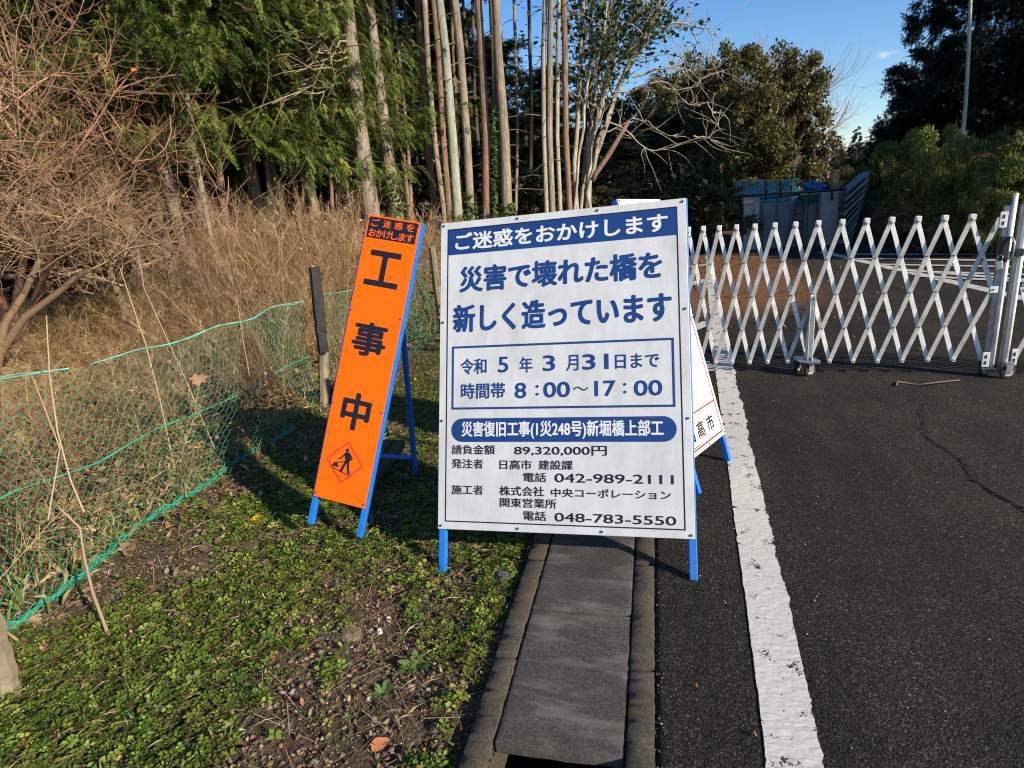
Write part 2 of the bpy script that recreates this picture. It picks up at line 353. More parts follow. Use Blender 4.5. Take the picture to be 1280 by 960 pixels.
# road slab
def sheet(name,xs,ys,zf,m,thick=.3):
    X,Y=np.meshgrid(xs,ys);Z=zf(X,Y);nx=len(xs);V=np.stack([X.ravel(),Y.ravel(),Z.ravel()],1)
    i=(np.arange(len(ys)-1)[:,None]*nx+np.arange(nx-1)[None,:]).ravel()
    T=np.concatenate([np.stack([i,i+1,i+nx+1],1),np.stack([i,i+nx+1,i+nx],1)])
    # skirt
    k=len(V);ed=list(range(nx))+[j*nx+nx-1 for j in range(1,len(ys))]+[(len(ys)-1)*nx+j for j in range(nx-2,-1,-1)]+[j*nx for j in range(len(ys)-2,0,-1)]
    lo=V[ed].copy();lo[:,2]-=thick;V=np.concatenate([V,lo]);n=len(ed);q=[]
    for a in range(n):
        b=(a+1)%n;q+=[(ed[a],k+a,k+b),(ed[a],k+b,ed[b])]
    T=np.concatenate([T,np.array(q)]);return trimesh(name,V,T,m)
rx=grid_axis([(-.014,.03,.022),(.03,9.0,.5)]);ry=grid_axis([(-3,.9,.5),(.9,5,.04),(5,14.7,.5)])
def rz(X,Y): return np.where(X<0,-.004,0.0)+.004*noise2(X,Y,1.1,4)*(X>.2)*0
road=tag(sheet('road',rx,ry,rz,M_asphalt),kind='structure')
jit=RNG.normal(0,.006,len(ry))
for k,a in enumerate(ry): pass
# white edge line with ragged edges
def line_x(y,side):
    xl=np.interp(y,[-3,1.37,5.35,10.5,14.5],[-.06,.273,.497,.838,1.13])
    return xl+side*.148
ys=np.arange(.6,14.4,.012);V=[];T=[]
def rough_edge():
    n=len(ys);e=RNG.normal(0,.0016,n)
    for w_,am in ((4,.0028),(11,.003),(37,.003)):
        q=RNG.normal(0,1,n+w_);e+=np.convolve(q,np.ones(w_)/w_**.5,'valid')[:n]*am
    m=np.convolve(RNG.normal(0,1,n+60),np.ones(61)/61**.5,'valid')[:n];return e*np.clip(.5+.5*m,.25,1.6)
rl=rough_edge();rr=rough_edge();wob=0.0
bite=np.zeros(len(ys))
for k in range(26):
    c=RNG.integers(0,len(ys));w_=RNG.integers(1,4);bite[c:c+w_]=RNG.uniform(.008,.03)
a=line_x(ys,0)+rl+wob+bite;b=line_x(ys,1)+rr+wob
V=np.concatenate([np.stack([a,ys,np.full_like(ys,.004)],1),np.stack([b,ys,np.full_like(ys,.004)],1)]);n=len(ys)
i=np.arange(n-1);T=np.concatenate([np.stack([i,i+n,i+n+1],1),np.stack([i,i+n+1,i+1],1)])
tag(trimesh('edge_line',V,T,M_paint),kind='structure')
# hatching beyond the gate, and two short stubs left of the line
def strip(mb,p,q,wd,z=.004):
    p=np.array(p[:2],float);q=np.array(q[:2],float);d=q-p;d/=np.linalg.norm(d);nn=np.array([-d[1],d[0]])*wd/2
    mb.add([(*(p-nn),z),(*(q-nn),z),(*(q+nn),z),(*(p+nn),z)],[(0,1,2,3)])
mb=MB();A1=gp(1028,315);A2=gp(1300,378)
strip(mb,A1,A2,.17)
B1=gp(1075,330);B2=gp(1290,357);strip(mb,gp(1110,336),gp(1300,352),.16,.0085)
mb.build('hatch_border_line',M_paint)['kind']='structure'
mb=MB()
for (x0,y0,x1,y1) in ((1058,318.5,1300,319),(1072,324,1300,327),(1092,331,1300,335),(1120,339,1300,345),(1150,346,1300,354)):
    strip(mb,gp(x0,y0),gp(x1,y1),.15 if y0<330 else .13,.0125)
mb.build('hatch_lines',M_paint)['kind']='structure'
mb=MB()
strip(mb,gp(860,334),gp(884,331),.16,.0085);strip(mb,gp(858,358),gp(882,350),.2,.0085);strip(mb,gp(864,413),gp(886,403),.15,.0085);strip(mb,gp(868,460),gp(893,458),.3,.0085)
mb.build('side_stub_lines',M_paint)['kind']='structure'
# crack in the asphalt (jagged dark strips on the surface)
M_crack=simple('crack_dark',(.012,.011,.010),.9)
mb=MB();
def crack(pts,wd):
    pts=[gp(*p) for p in pts];Q=[]
    for a,b in zip(pts[:-1],pts[1:]):
        for t in np.linspace(0,1,14)[:-1]:
            Q.append(a+(b-a)*t+np.array([RNG.normal(0,.011),RNG.normal(0,.011),0]))
    for a,b in zip(Q[:-1],Q[1:]): strip(mb,a,b,wd*RNG.uniform(.25,1.2),.003)
crack([(1155,505),(1153,525),(1160,548),(1178,560),(1200,573),(1207,583),(1213,600)],.017);crack([(1213,600),(1240,615),(1258,626),(1290,645)],.020);crack([(1160,548),(1166,556)],.006)
mb.build('asphalt_crack',M_crack,road,base=None)
# gutter
gut=thing('gutter','concrete U-shaped roadside gutter covered with slabs beneath the large white sign','gutter',(-.29,1.3,-.3)); gut['kind']='structure'
del gut['category']
def rough_bar(name,x0,x1,z0,z1,ya,yb,step,m,amp=.003,dip=0):
    ys=np.arange(ya,yb,step);n=len(ys);V=[]
    e=lambda:RNG.normal(0,amp,n)
    zt=z1+.0006*np.sin(ys*9+x0*50)
    for x,z in ((x0,z0),(x0,z1-.004),(x0+.003,z1),(x1-.003,z1),(x1,z1-.004),(x1,z0)):
        V.append(np.stack([x+e()*(z>z0),ys,np.full(n,z)+(zt-z1)*(z>z0)],1))
    V=np.concatenate(V);T=[];i=np.arange(n-1)
    for k in range(5):
        a=i+k*n;b=i+(k+1)*n;T+=[np.stack([a,b,b+1],1),np.stack([a,b+1,a+1],1)]
    k=len(V)
    q=[(j*n,(j+1)*n,0) for j in range(1,5)];q=[(0,(j+1)*n,j*n) for j in range(1,5)]+[(n-1,j*n+n-1,(j+1)*n+n-1) for j in range(1,5)]
    return trimesh(name,V,np.concatenate(T+[np.array(q)]),m,gut)
yk=-1.9
while yk<13.9:
    for (x0,x1,z) in ((-.556,-.4815,.006),(-.0965,-.018,.003)):
        dx=RNG.normal(0,.0016);rough_bar('kerb',x0+dx,x1+dx,-.34,z+RNG.normal(0,.0015),yk+.002,yk+.598,.0149,M_kerb,.0011)
    yk+=.6
for xx in (-.4787,-.1002):
    n=420;V,T,C=scat([proto([(-1,-1,0),(1,-1,.1),(.8,1,0),(-1,.9,.2)],[(0,1,2),(0,2,3)])],np.stack([xx+RNG.normal(0,.0015,n),RNG.uniform(1.2,7,n),RNG.uniform(-.03,-.006,n)],1),rotmats(RNG.uniform(0,6.28,n),RNG.normal(0,.5,n)),RNG.uniform(.002,.007,n),np.clip(np.array([(.06,.045,.028)])*RNG.uniform(.4,1.6,(n,1)),0,1))
    tag(trimesh('gap_dirt',V,T,None,gut,C),kind='stuff').data.materials.append(M_stone)
MB().box((-.29,5.75,-.33),(.42,16.5,.05)).build('channel_floor',M_kerb,gut)
y=1.352
COVER_Y=[]
k=0
while y<13.9:
    L=.604;mb=MB();z=.004+RNG.uniform(-.003,.003)
    # cover slab with rounded upper edges, slightly uneven
    x0,x1=-.4755,-.1035;xs=np.array([x0,x0+.006,x0+.02]+list(np.linspace(x0+.06,x1-.06,6))+[x1-.02,x1-.006,x1]);yy=np.array([0,.006,.02]+list(np.linspace(.06,L-.06,9))+[L-.02,L-.006,L])
    XX,YY=np.meshgrid(xs,yy);dx=np.minimum(XX-x0,x1-XX);dy=np.minimum(YY,L-YY);dd=np.minimum(dx,dy)
    ZZ=z-.006*(1-np.clip(dd/.02,0,1))**2+RNG.normal(0,.0009,XX.shape)+.002*np.sin(XX*9+k);nn=len(xs)
    V=np.stack([XX.ravel(),(YY+y+RNG.normal(0,.0012,YY.shape)*(YY<.001)).ravel(),ZZ.ravel()],1)
    i=(np.arange(len(yy)-1)[:,None]*nn+np.arange(nn-1)[None,:]).ravel();T=np.concatenate([np.stack([i,i+1,i+nn+1],1),np.stack([i,i+nn+1,i+nn],1)])
    ed=list(range(nn))+[j*nn+nn-1 for j in range(1,len(yy))]+[(len(yy)-1)*nn+j for j in range(nn-2,-1,-1)]+[j*nn for j in range(len(yy)-2,0,-1)]
    lo=V[ed].copy();lo[:,2]=z-.045;kk=len(V);V=np.concatenate([V,lo]);n=len(ed)
    q=[(ed[a],kk+a,kk+(a+1)%n) for a in range(n)]+[(ed[a],kk+(a+1)%n,ed[(a+1)%n]) for a in range(n)]
    trimesh('cover_slab',V,np.concatenate([T,np.array(q)]),M_cover,gut,smooth=False)
    y+=L+RNG.uniform(.009,.014);k+=1
    if k>2: y+=0
# slab in front sits lower in the channel
MB().box((-.29,.98,-.07),(.37,.6,.05)).build('cover_slab',M_cover,gut,.006)

# ================================================================ SIGNS
def sign_white_mat(name,c0,c1,grid=True):
    m,t,b=newmat(name);v=coords(t)
    c=ramp(t,noise(t,v,3.5,6),[(.3,c0),(.7,c1)])
    if grid:
        # fine honeycomb cell pattern of the sheeting
        g=ramp(t,vor(t,v,150,0,'DISTANCE_TO_EDGE'),[(.02,(.86,.87,.9)),(.10,(1,1,1))]);c=mix(t,.7,c,g,'MULTIPLY')
    mp=t.nodes.new('ShaderNodeMapping');mp.inputs['Scale'].default_value=(5,5,.7);t.links.new(v,mp.inputs[0]);c=mix(t,1,c,ramp(t,noise(t,mp.outputs[0],2.2,7,.7),[(.32,(.86,.85,.82)),(.6,(1.03,1.03,1.03))]),'MULTIPLY')
    t.links.new(c,b.inputs['Base Color']);b.inputs['Roughness'].default_value=.33;b.inputs['Specular IOR Level'].default_value=.5
    return m
M_sheet=sign_white_mat('reflective_sheet',(.54,.55,.565),(.60,.61,.62))
M_plate=sign_white_mat('white_sign_plate',(.74,.73,.70),(.80,.79,.75),False)
M_navy=simple('navy_print',(.009,.042,.175),.4,0,.12,5)
M_print=simple('black_print',(.008,.008,.014),.45)
M_wprint=simple('white_print',(.62,.635,.66),.35,0,.04)
M_orange=simple('fluorescent_orange',(1.0,.128,.002),.5,0,.03,4);M_orange.node_tree.nodes['Principled BSDF'].inputs['Specular IOR Level'].default_value=.15
M_red=simple('red_print',(.62,.02,.02),.45)
M_oprint=simple('orange_print',(1.0,.12,.01),.45)
M_screw=simple('screw_head',(.10,.12,.2),.4,.6)
# ---- large white notice board
o=np.array([-.406,2.2671,.1457]);u,v,n=frame_axes(-.0549,.3935,.0256);n=-n if n[1]>0 else n
sg=thing('notice_board','large white construction notice board on blue legs, navy and black Japanese lettering','sign board',(o[0],o[1],0))
pn=MB().box(o+v*.7-n*.004,(1.10,1.40,.008),(u,v,n)).build('panel',M_sheet,sg,.002)
mb=MB()
L=[("ご迷惑をおかけします",-.478,.475,1.303,.084,'w',.035),("災害で壊れた橋を",-.455,.449,1.124,.123,'n',.036),("新しく造っています",-.485,.483,.944,.131,'n',.036),
("令和",-.447,-.323,.723,.072,'n',.02),("5",-.269,-.222,.726,.071,'n',.03),("年",-.171,-.111,.722,.070,'n',.02),("3",-.066,-.011,.725,.070,'n',.03),("月",.038,.091,.723,.069,'n',.02),("31",.107,.219,.724,.068,'n',.03),("日まで",.246,.427,.721,.062,'n',.02),
("時間帯",-.444,-.236,.612,.071,'n',.02),("8",-.193,-.140,.609,.070,'n',.03),(":",-.099,-.084,.608,.046,'n',.03),("00",-.064,.053,.609,.069,'n',.03),("〜",.067,.131,.611,.018,'n',.02),("17",.158,.247,.609,.067,'n',.03),(":",.278,.291,.608,.044,'n',.03),("00",.322,.437,.607,.066,'n',.03),
("災害復旧工事(1災248号)新堀橋上部工",-.440,.438,.437,.079,'w',.024),
("請負金額",-.486,-.283,.351,.043,'b',.021),("89,320,000円",-.195,.206,.347,.043,'b',.020),("発注者",-.486,-.337,.289,.043,'b',.021),("日高市",-.262,-.117,.287,.042,'b',.021),("建設課",-.087,.062,.287,.041,'b',.021),("電話",-.155,-.053,.234,.041,'b',.021),("042-989-2111",-.017,.473,.233,.038,'b',.020),
("施工者",-.485,-.336,.175,.043,'b',.021),("株式会社",-.262,-.063,.174,.042,'b',.021),("中央コーポレーション",-.033,.461,.171,.038,'b',.021),("関東営業所",-.260,-.009,.124,.041,'b',.021),("電話",-.155,-.054,.071,.041,'b',.021),("048-783-5550",-.018,.479,.069,.037,'b',.020)]
mats={'w':M_wprint,'n':M_navy,'b':M_print}
for s,x0,x1,yc,h,c,off in L:
    m_=MB();put_text(m_,s,x0,x1,yc,h,o,u,v,n,.0022 if c=='w' else .0012,off);m_.build('lettering',mats[c],pn)
MB().poly([(-.512,1.244),(.509,1.2445),(.511,1.362),(-.512,1.361)],o,u,v,n,.0010).build('header_band',M_navy,pn)
pill=[]
for c_,a0 in ((.4375,-90),(-.4365,90)):
    for k in range(17): a=math.radians(a0+k*180/16);pill.append((c_+.0523*math.cos(a),.4375+.0523*math.sin(a)))
MB().poly(pill,o,u,v,n,.0010).build('title_pill',M_navy,pn)
mb=MB();ring(mb,[(-.489,.817),(-.489,.530),(.487,.527),(.487,.812)],.0095,o,u,v,n,.0010);mb.build('schedule_box',M_navy,pn)
mb=MB();ring(mb,[(-.516,1.367),(-.516,.033),(.5145,.033),(.5145,1.367)],.0055,o,u,v,n,.0008);mb.build('border_line',M_print,pn)
for (a,b) in [(-.535,1.385),(-.18,1.385),(.18,1.385),(.535,1.385),(-.535,.93),(.535,.93),(-.535,.48),(.535,.48),(-.535,.015),(-.18,.015),(.18,.015),(.535,.015)]:
    MB().cyl(o+u*a+v*b+n*.002,n,.0055,.005,8).build('screw',M_screw,pn)
def leg_to_ground(p,d,zg): return p-d*((p[2]-zg)/d[2])
for s,zg in ((-.532,-.055),(.540,0.0)):
    top=o+u*s+v*1.402-n*.024;bot=leg_to_ground(o+u*s-n*.024,v,zg)
    MB().bar(bot,top,.032,.030,n).build('leg',M_blue,sg,.003)
for b in (.02,.7,1.385):
    MB().bar(o+u*-.516+v*b-n*.024,o+u*.524+v*b-n*.024,.03,.028,n).build('crossbar',M_blue,sg,.003)
for s,zg in ((-.49,-.06),(.50,0.0)):
    top=o+u*s+v*1.3-n*.055;foot=np.array([o[0]+u[0]*s+.0,top[1]+.12,zg+.0])
    MB().bar(foot,top,.028,.012,u).build('rear_leg',M_blue,sg,.002)
# ---- tall orange sign
o=np.array([-1.5092,2.4374,.1704-.0]);u,v,n=frame_axes(.0334,.3196,-.227);n=-n if n[1]>0 else n
og=thing('works_sign','tall narrow fluorescent orange roadworks sign on blue legs, tilted on the grass','sign board',(o[0],o[1],-.05))
pn=MB().box(o+v*.7-n*.003,(.275,1.40,.006),(u,v,n)).build('panel',M_orange,og,.0015)
MB().poly([(-.126,1.291),(.126,1.291),(.126,1.392),(-.126,1.392)],o,u,v,n,.0010).build('header_band',M_print,pn)
for s,x0,x1,yc,h,off,ech in (("ご迷惑を",-.112,.112,1.366,.036,.012,.45),("おかけします",-.116,.116,1.316,.038,.02,.05)):
    m_=MB();put_text(m_,s,x0,x1,yc,h,o,u,v,n,.0022,off,ech);m_.build('lettering',M_oprint,pn)
# hand-built heavy gothic characters
def rects(mb,R,cx,cy,w_,h_,t=.0012):
    for (x0,y0,x1,y1) in R: mb.poly([(cx+(x0-.5)*w_,cy+(y0-.5)*h_),(cx+(x1-.5)*w_,cy+(y0-.5)*h_),(cx+(x1-.5)*w_,cy+(y1-.5)*h_),(cx+(x0-.5)*w_,cy+(y1-.5)*h_)],o,u,v,n,t)
m_=MB();rects(m_,[(.05,.84,.95,1.0),(0,0,1,.16),(.42,.16,.58,.84)],-.006,1.150,.176,.172);m_.build('lettering',M_print,pn)
for s,cx,cy,w_,h_ in (("事",-.006,.805,.178,.168),("中",-.003,.449,.152,.186)):
    m_=MB();put_text(m_,s,cx-w_/2,cx+w_/2,cy,h_,o,u,v,n,.0012,.034 if s=="事" else .042);m_.build('lettering',M_print,pn)
cx,cy=-.0085,.197
mb=MB();ring(mb,[(cx,cy+.104),(cx-.099,cy),(cx,cy-.104),(cx+.099,cy)],.0065,o,u,v,n,.0012)
mb.build('symbol_border',M_red,pn)
mb=MB();k=.105
def pp(pts): mb.poly([(cx+a*k,cy+b*k) for a,b in pts],o,u,v,n,.0012)
pp([(math.cos(a)*.085+.02,math.sin(a)*.085+.58) for a in np.linspace(0,2*math.pi,13)[:-1]])
pp([(-.02,.48),(.10,.50),(.22,.36),(.20,.05),(.02,.05),(-.06,.30)])
pp([(-.05,.46),(-.02,.36),(-.18,.16),(-.30,.06),(-.33,.12),(-.2,.24)])
pp([(.14,.48),(.34,.30),(.36,.22),(.12,.0),(.07,.06),(.26,.25),(.12,.38)])
pp([(.02,.08),(.14,.08),(.04,-.18),(-.06,-.50),(-.18,-.50),(-.1,-.2)])
pp([(.10,.08),(.22,.08),(.26,-.2),(.36,-.48),(.24,-.50),(.14,-.2)])
pp([(.22,.12),(.25,.08),(-.42,-.12),(-.44,-.07)])
pp([(-.62,-.28),(-.25,-.28),(-.34,-.12),(-.50,-.08)])
pp([(-.66,-.30),(.42,-.56),(.42,-.60),(-.66,-.34)])
mb.build('worker_symbol',M_print,pn)
for b in (1.38,.93,.47,.02):
    for a in (-.130,.130): MB().cyl(o+u*a+v*b+n*.002,n,.0045,.004,8).build('screw',M_screw,pn)
for s in (-.1315,.1335):
    top=o+u*s+v*1.402-n*.022;bot=o+u*s-v*.142-n*.022
    MB().bar(bot,top,.029,.03,n).build('leg',M_blue,og,.003)
for b in (.03,1.385): MB().bar(o+u*-.12+v*b-n*.022,o+u*.12+v*b-n*.022,.028,.026,n).build('crossbar',M_blue,og,.003)
ft=np.array([-1.43,3.20,-.05]);tp=o+u*.10+v*.98-n*.05
ft2=ft+np.array([-.27,.02,0]);tp2=o-u*.10+v*.98-n*.05
MB().bar(ft,tp,.028,.024,u).build('rear_leg',M_blue,og,.003);MB().bar(ft2,tp2,.028,.024,u).build('rear_leg',M_blue,og,.003)
MB().bar(ft+(tp-ft)*.13,ft2+(tp2-ft2)*.13,.024,.012,n).build('rear_leg_brace',M_blue,og,.002)
M_crate=simple('dark_green_wood',(.025,.055,.035),.6,0,.3,20)
cr=thing('sign_weight','dark green flat weight lying across the rear braces of the orange sign','sign weight',(-1.5,2.9,-.05))
a=gp(468,612,-.02);b=gp(505,560,.03);dd=(b-a);dd/=np.linalg.norm(dd);sd=np.array([-dd[1],dd[0],0]);sd/=np.linalg.norm(sd);up=np.cross(dd,sd);up*=np.sign(up[2])
cc=(a+b)/2+sd*.09+np.array([0,0,.03])
MB().box(cc,(.52,.2,.05),(dd,sd,up)).build('block',M_crate,cr,.008)
MB().box(cc+up*.03,(.48,.05,.012),(dd,sd,up)).build('ridge',M_crate,cr,.003)
# ---- second white sign, seen at a slant behind the notice board
fl=np.array([.1893,2.8609,0.]);fr=np.array([.3930,3.3442,0.]);u0=(fr-fl)/np.linalg.norm(fr-fl);az=math.atan2(u0[1],u0[0])
u,v,n=frame_axes(1.136,.305,-.055);n=-n if n[0]<0 else n
o=np.array([.2741,3.1729,.1656])
s2=thing('city_sign','narrow white red-framed sign with black city name, leaning behind the notice board','sign board',((fl+fr)[0]/2,(fl+fr)[1]/2,0))
pn=MB().box(o+v*.675-n*.003,(.478,1.35,.006),(u,v,n)).build('panel',M_plate,s2,.0015)
mb=MB();ring(mb,[(-.215,1.29),(-.215,.022),(.212,.022),(.212,1.29)],.009,o,u,v,n,.0010);mb.build('border_line',M_red,pn)
MB().poly([(-.206,.200),(.203,.200),(.203,.208),(-.206,.208)],o,u,v,n,.0014).build('divider_line',M_red,pn)
m_=MB();put_text(m_,"日高市",-.222,.128,.108,.088,o,u,v,n,.0012,.02,.45);m_.build('lettering',M_print,pn)
M_green=simple('green_print',(.02,.16,.07),.5)
MB().poly([(-.206,.036),(-.1,.036),(-.1,.042),(-.206,.042)],o,u,v,n,.0012).build('accent_line',M_green,pn)
for (a,b) in ((-.228,1.338),(.228,1.338),(-.228,.012),(.228,.012),(-.228,.675),(.228,.675),(0,.012)): MB().cyl(o+u*a+v*b+n*.002,n,.005,.004,8).build('screw',M_screw,pn)
for s in (-.226,.226): MB().bar(leg_to_ground(o+u*s-n*.022,v,0.0),o+u*s+v*1.352-n*.022,.03,.03,n).build('leg',M_blue,s2,.003)
for b in (.03,1.336): MB().bar(o+u*-.21+v*b-n*.022,o+u*.21+v*b-n*.022,.028,.026,n).build('crossbar',M_blue,s2,.003)
for s in (-.19,.19):
    top=o+u*s+v*1.22-n*.05;ft=np.array([top[0]-.10,top[1]-.04,.0]);ft[2]=float(terr(ft[0],ft[1])) if ft[0]<-.56 else 0.006
    MB().bar(ft,top,.028,.012,u).build('rear_leg',M_blue,s2,.002)

# ================================================================ GATE
G1=np.array([.45,5.15,0.]);GD=np.array([.99099243,-.1339179,0.]);GN=np.array([-.1339179,-.99099243,0.])  # GN faces the camera
UPZ=np.array([0,0,1.])
Tn=[(-.069,1.156),(.049,1.153),(.175,1.151),(.307,1.149),(.446,1.148),(.588,1.145),(.741,1.145),(.898,1.142),(1.055,1.139),(1.211,1.136),(1.372,1.131),(1.531,1.126),(1.690,1.122)]
Bn=[(-.085,.083),(.036,.083),(.164,.085),(.298,.086),(.432,.092),(.580,.098),(.728,.102),(.877,.103),(1.037,.105),(1.201,.107),(1.361,.112),(1.524,.120),(1.682,.122)]
for k in range(1,8):
    Tn.insert(0,(Tn[0][0]-.113+.001*k,1.157));Bn.insert(0,(Bn[0][0]-.113+.001*k,.083))
nT=len(Tn)
def GP(s,z,d=0): return G1+GD*s+UPZ*z+GN*d
gt=thing('folding_gate','wide folding aluminium lattice gate on castors closing off the road','gate',G1+GD*.9)
BW,BT=.030,.008
def lbar(p,q,d,m,name='lattice_bar'):
    a=GP(p[0],p[1],d);b=GP(q[0],q[1],d);dr=(b-a)/np.linalg.norm(b-a)
    MB().bar(a-dr*.014,b+dr*.014,BW,BT,GN).build(name,m,gt,.0015)
mid=(1.862,.631);topA=(1.845,1.10);botA=(1.855,.13)
BnX=Bn+[botA]
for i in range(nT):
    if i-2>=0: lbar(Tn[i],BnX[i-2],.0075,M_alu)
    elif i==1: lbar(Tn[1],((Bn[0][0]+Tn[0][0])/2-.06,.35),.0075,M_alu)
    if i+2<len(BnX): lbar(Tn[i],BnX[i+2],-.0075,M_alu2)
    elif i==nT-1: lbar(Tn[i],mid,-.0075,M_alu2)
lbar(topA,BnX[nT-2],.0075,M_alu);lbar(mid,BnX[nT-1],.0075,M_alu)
# rivets on every crossing, one part per column
mb=MB()
for i in range(nT-1):
    for L_ in (1,2,3):
        if L_==2: s=.5*(Tn[i][0]+Bn[i][0]);z=.5*(Tn[i][1]+Bn[i][1])
        else:
            f=.25 if L_==1 else .75
            t0=(Tn[i][0]+Tn[i+1][0])/2;b0=(Bn[i][0]+Bn[i+1][0])/2;s=t0+(b0-t0)*f;z=Tn[i][1]+(Bn[i][1]-Tn[i][1])*f
        m1=MB().cyl(GP(s,z,.0125),GN,.0055,.006,8);m1.build('rivet',M_darkm,gt)
for i in range(nT):
    MB().box(GP(Tn[i][0]+.004,Tn[i][1]+.006,.0),(.034,.05,.040),(GD,GN,UPZ)).build('top_cap',M_white,gt,.004)
    MB().cyl(GP(Tn[i][0]-.006,Tn[i][1]-.006,.028),GN,.006,.006,8).build('rivet',M_darkm,gt)
    MB().cyl(GP(*Bn[i],.0),GN,.014,.046,10).build('bottom_bushing',M_white,gt)
    MB().cyl(GP(*Bn[i],.024),GN,.006,.006,8).build('rivet',M_darkm,gt)
def slot_plate(s,z,w_=.04,h_=.085):
    p=MB().box(GP(s,z,.034),(w_,.006,h_),(GD,GN,UPZ)).build('hinge_bracket',M_white,parent_,.003)
    for dz in (-.022,.022): MB().box(GP(s,z+dz,.039),(.010,.004,.026),(GD,GN,UPZ)).build('slot',M_darkm,p,.002)
def caster(s,d,r=.045,ang=.3,zt=.115):
    ax=GD*math.sin(ang)+GN*math.cos(ang);fw=np.cross(ax,UPZ)
    c=GP(s,r,d)
    w1=MB().cyl(c,ax,r,.026,22).build('wheel',M_darkm,parent_,.004)
    MB().cyl(c,ax,r*.62,.030,18).build('hub',M_wheel,w1,.003);MB().cyl(c,ax,.008,.046,8).build('axle',M_steel,w1)
    mb=MB()
    for sgn in (-1,1):
        q=c+ax*sgn*.019;mb.add([q+fw*-.018-UPZ*.008,q+fw*.018-UPZ*.008,q+fw*.022+UPZ*(zt-r),q+fw*-.022+UPZ*(zt-r)],[(0,1,2,3)])
        q2=q+ax*sgn*.003;mb.add([q2+fw*-.018-UPZ*.008,q2+fw*.018-UPZ*.008,q2+fw*.022+UPZ*(zt-r),q2+fw*-.022+UPZ*(zt-r)],[(3,2,1,0)])
    mb.box(c+UPZ*(zt-r),(.05,.052,.006),(fw,ax,UPZ));mb.build('caster_fork',M_steel,parent_)
def post(sA,mirror=1):
    # pale round tube in front, darker square section behind, latch and brackets
    MB().box(GP(sA-.028*mirror,.62,-.005),(.042,.034,1.14),(GD,GN,UPZ)).build('post_section',M_steel,parent_,.003)
    MB().tube([GP(sA,.07,.02),GP(sA,1.255,.02)],.0155,14).build('post_tube',M_alu2,parent_,smooth=True)
    MB().cyl(GP(sA,1.26,.02),UPZ,.017,.012,14).build('post_cap',M_white,parent_,.002)
    MB().box(GP(sA-.01*mirror,.062,.01),(.10,.06,.012),(GD,GN,UPZ)).build('foot_plate',M_steel,parent_,.002)
parent_=gt
sA=1.915;post(sA)
slot_plate(1.862,1.10,.044,.105);slot_plate(1.872,.13,.044,.11)
MB().box(GP(mid[0],mid[1],.034),(.05,.006,.046),(GD,GN,UPZ)).build('hinge_bracket',M_white,gt,.003);MB().cyl(GP(mid[0]-.006,mid[1],.04),GN,.006,.006,8).build('rivet',M_darkm,gt)
caster(1.875,-.0,.046,.9)
# latch with padlock
lb=MB().box(GP(1.885,.905,.036),(.055,.03,.17),(GD,GN,UPZ)).build('latch_box',M_darkm,gt,.005)
mb=MB();mb.tube([GP(1.925,.83,.06),GP(1.928,.88,.075),GP(1.928,.95,.075),GP(1.915,.985,.06),GP(1.900,.985,.05)],.006,8);mb.build('latch_handle',M_steel,lb,smooth=True)
MB().box(GP(1.862,.80,.06),(.045,.022,.06),(GD*.96+UPZ*.2,GN,UPZ*.96-GD*.2)).build('padlock',M_steel,gt,.006)
MB().tube([GP(1.85,.83,.06),GP(1.852,.862,.06),GP(1.866,.872,.06),GP(1.878,.86,.06),GP(1.876,.83,.06)],.004,8).build('padlock_shackle',M_steel,gt,smooth=True)
MB().bar(GP(1.755,.87,-.01),GP(1.775,.82,-.01),.036,.022,GN).build('sleeve',M_darkm,gt,.002)
# middle support with its two castors
mb=MB()
mb.box(GP(.735-.016,.36,.045),(.004,.034,.53),(GD,GN,UPZ));mb.box(GP(.735+.016,.36,.045),(.004,.034,.53),(GD,GN,UPZ));mb.box(GP(.735,.36,.030),(.032,.004,.53),(GD,GN,UPZ))
mb.build('support_channel',M_alu2,gt)
MB().bar(GP(.70,.11,-.02),GP(.735,.62,.02),.02,.02,GN).build('support_stay',M_steel,gt,.002)
for z in (.60,.13): MB().cyl(GP(.735,z,.064),GN,.007,.012,8).build('rivet',M_darkm,gt)
mb=MB();P=[GP(.62,.118,-.06),GP(.66,.118,.10),GP(.80,.118,.135),GP(.81,.118,.05),GP(.74,.118,-.08)]
mb.add([p for p in P]+[p-UPZ*.006 for p in P],[(0,1,2,3,4),(9,8,7,6,5)]+[(i,i+5,(i+1)%5+5,(i+1)%5) for i in range(5)]);mb.build('castor_plate',M_steel,gt)
caster(.655,-.02,.042,1.15,.11);caster(.735,.08,.044,.5,.112)
# second gate leaf at the right edge
g2=thing('folding_gate','second folding aluminium gate leaf, cut off by the right edge of the picture','gate',GP(2.1,0));parent_=g2
sB=1.992;post(sB,-.0001) if False else None
MB().box(GP(sB-.022,.62,-.008),(.026,.034,1.14),(GD,GN,UPZ)).build('post_section',M_steel,g2,.003)
MB().tube([GP(sB,.07,.02),GP(sB,1.275,.02)],.0165,14).build('post_tube',M_alu2,g2,smooth=True)
MB().box(GP(sB-.005,.062,.01),(.10,.06,.012),(GD,GN,UPZ)).build('foot_plate',M_steel,g2,.002)
MB().box(GP(sB-.02,.88,.04),(.05,.03,.05),(GD,GN,UPZ)).build('latch_box',M_darkm,g2,.005)
slot_plate(sB+.045,.15,.036,.12);slot_plate(sB+.045,.64,.036,.06);slot_plate(sB+.045,1.10,.036,.1)
caster(sB+.01,.06,.048,.15)
T2=[(sB+.05+.16*k,1.125) for k in range(0,9)];B2=[(sB+.05+.16*k,.125) for k in range(0,9)];T2=[(s+.0,z) for s,z in T2]
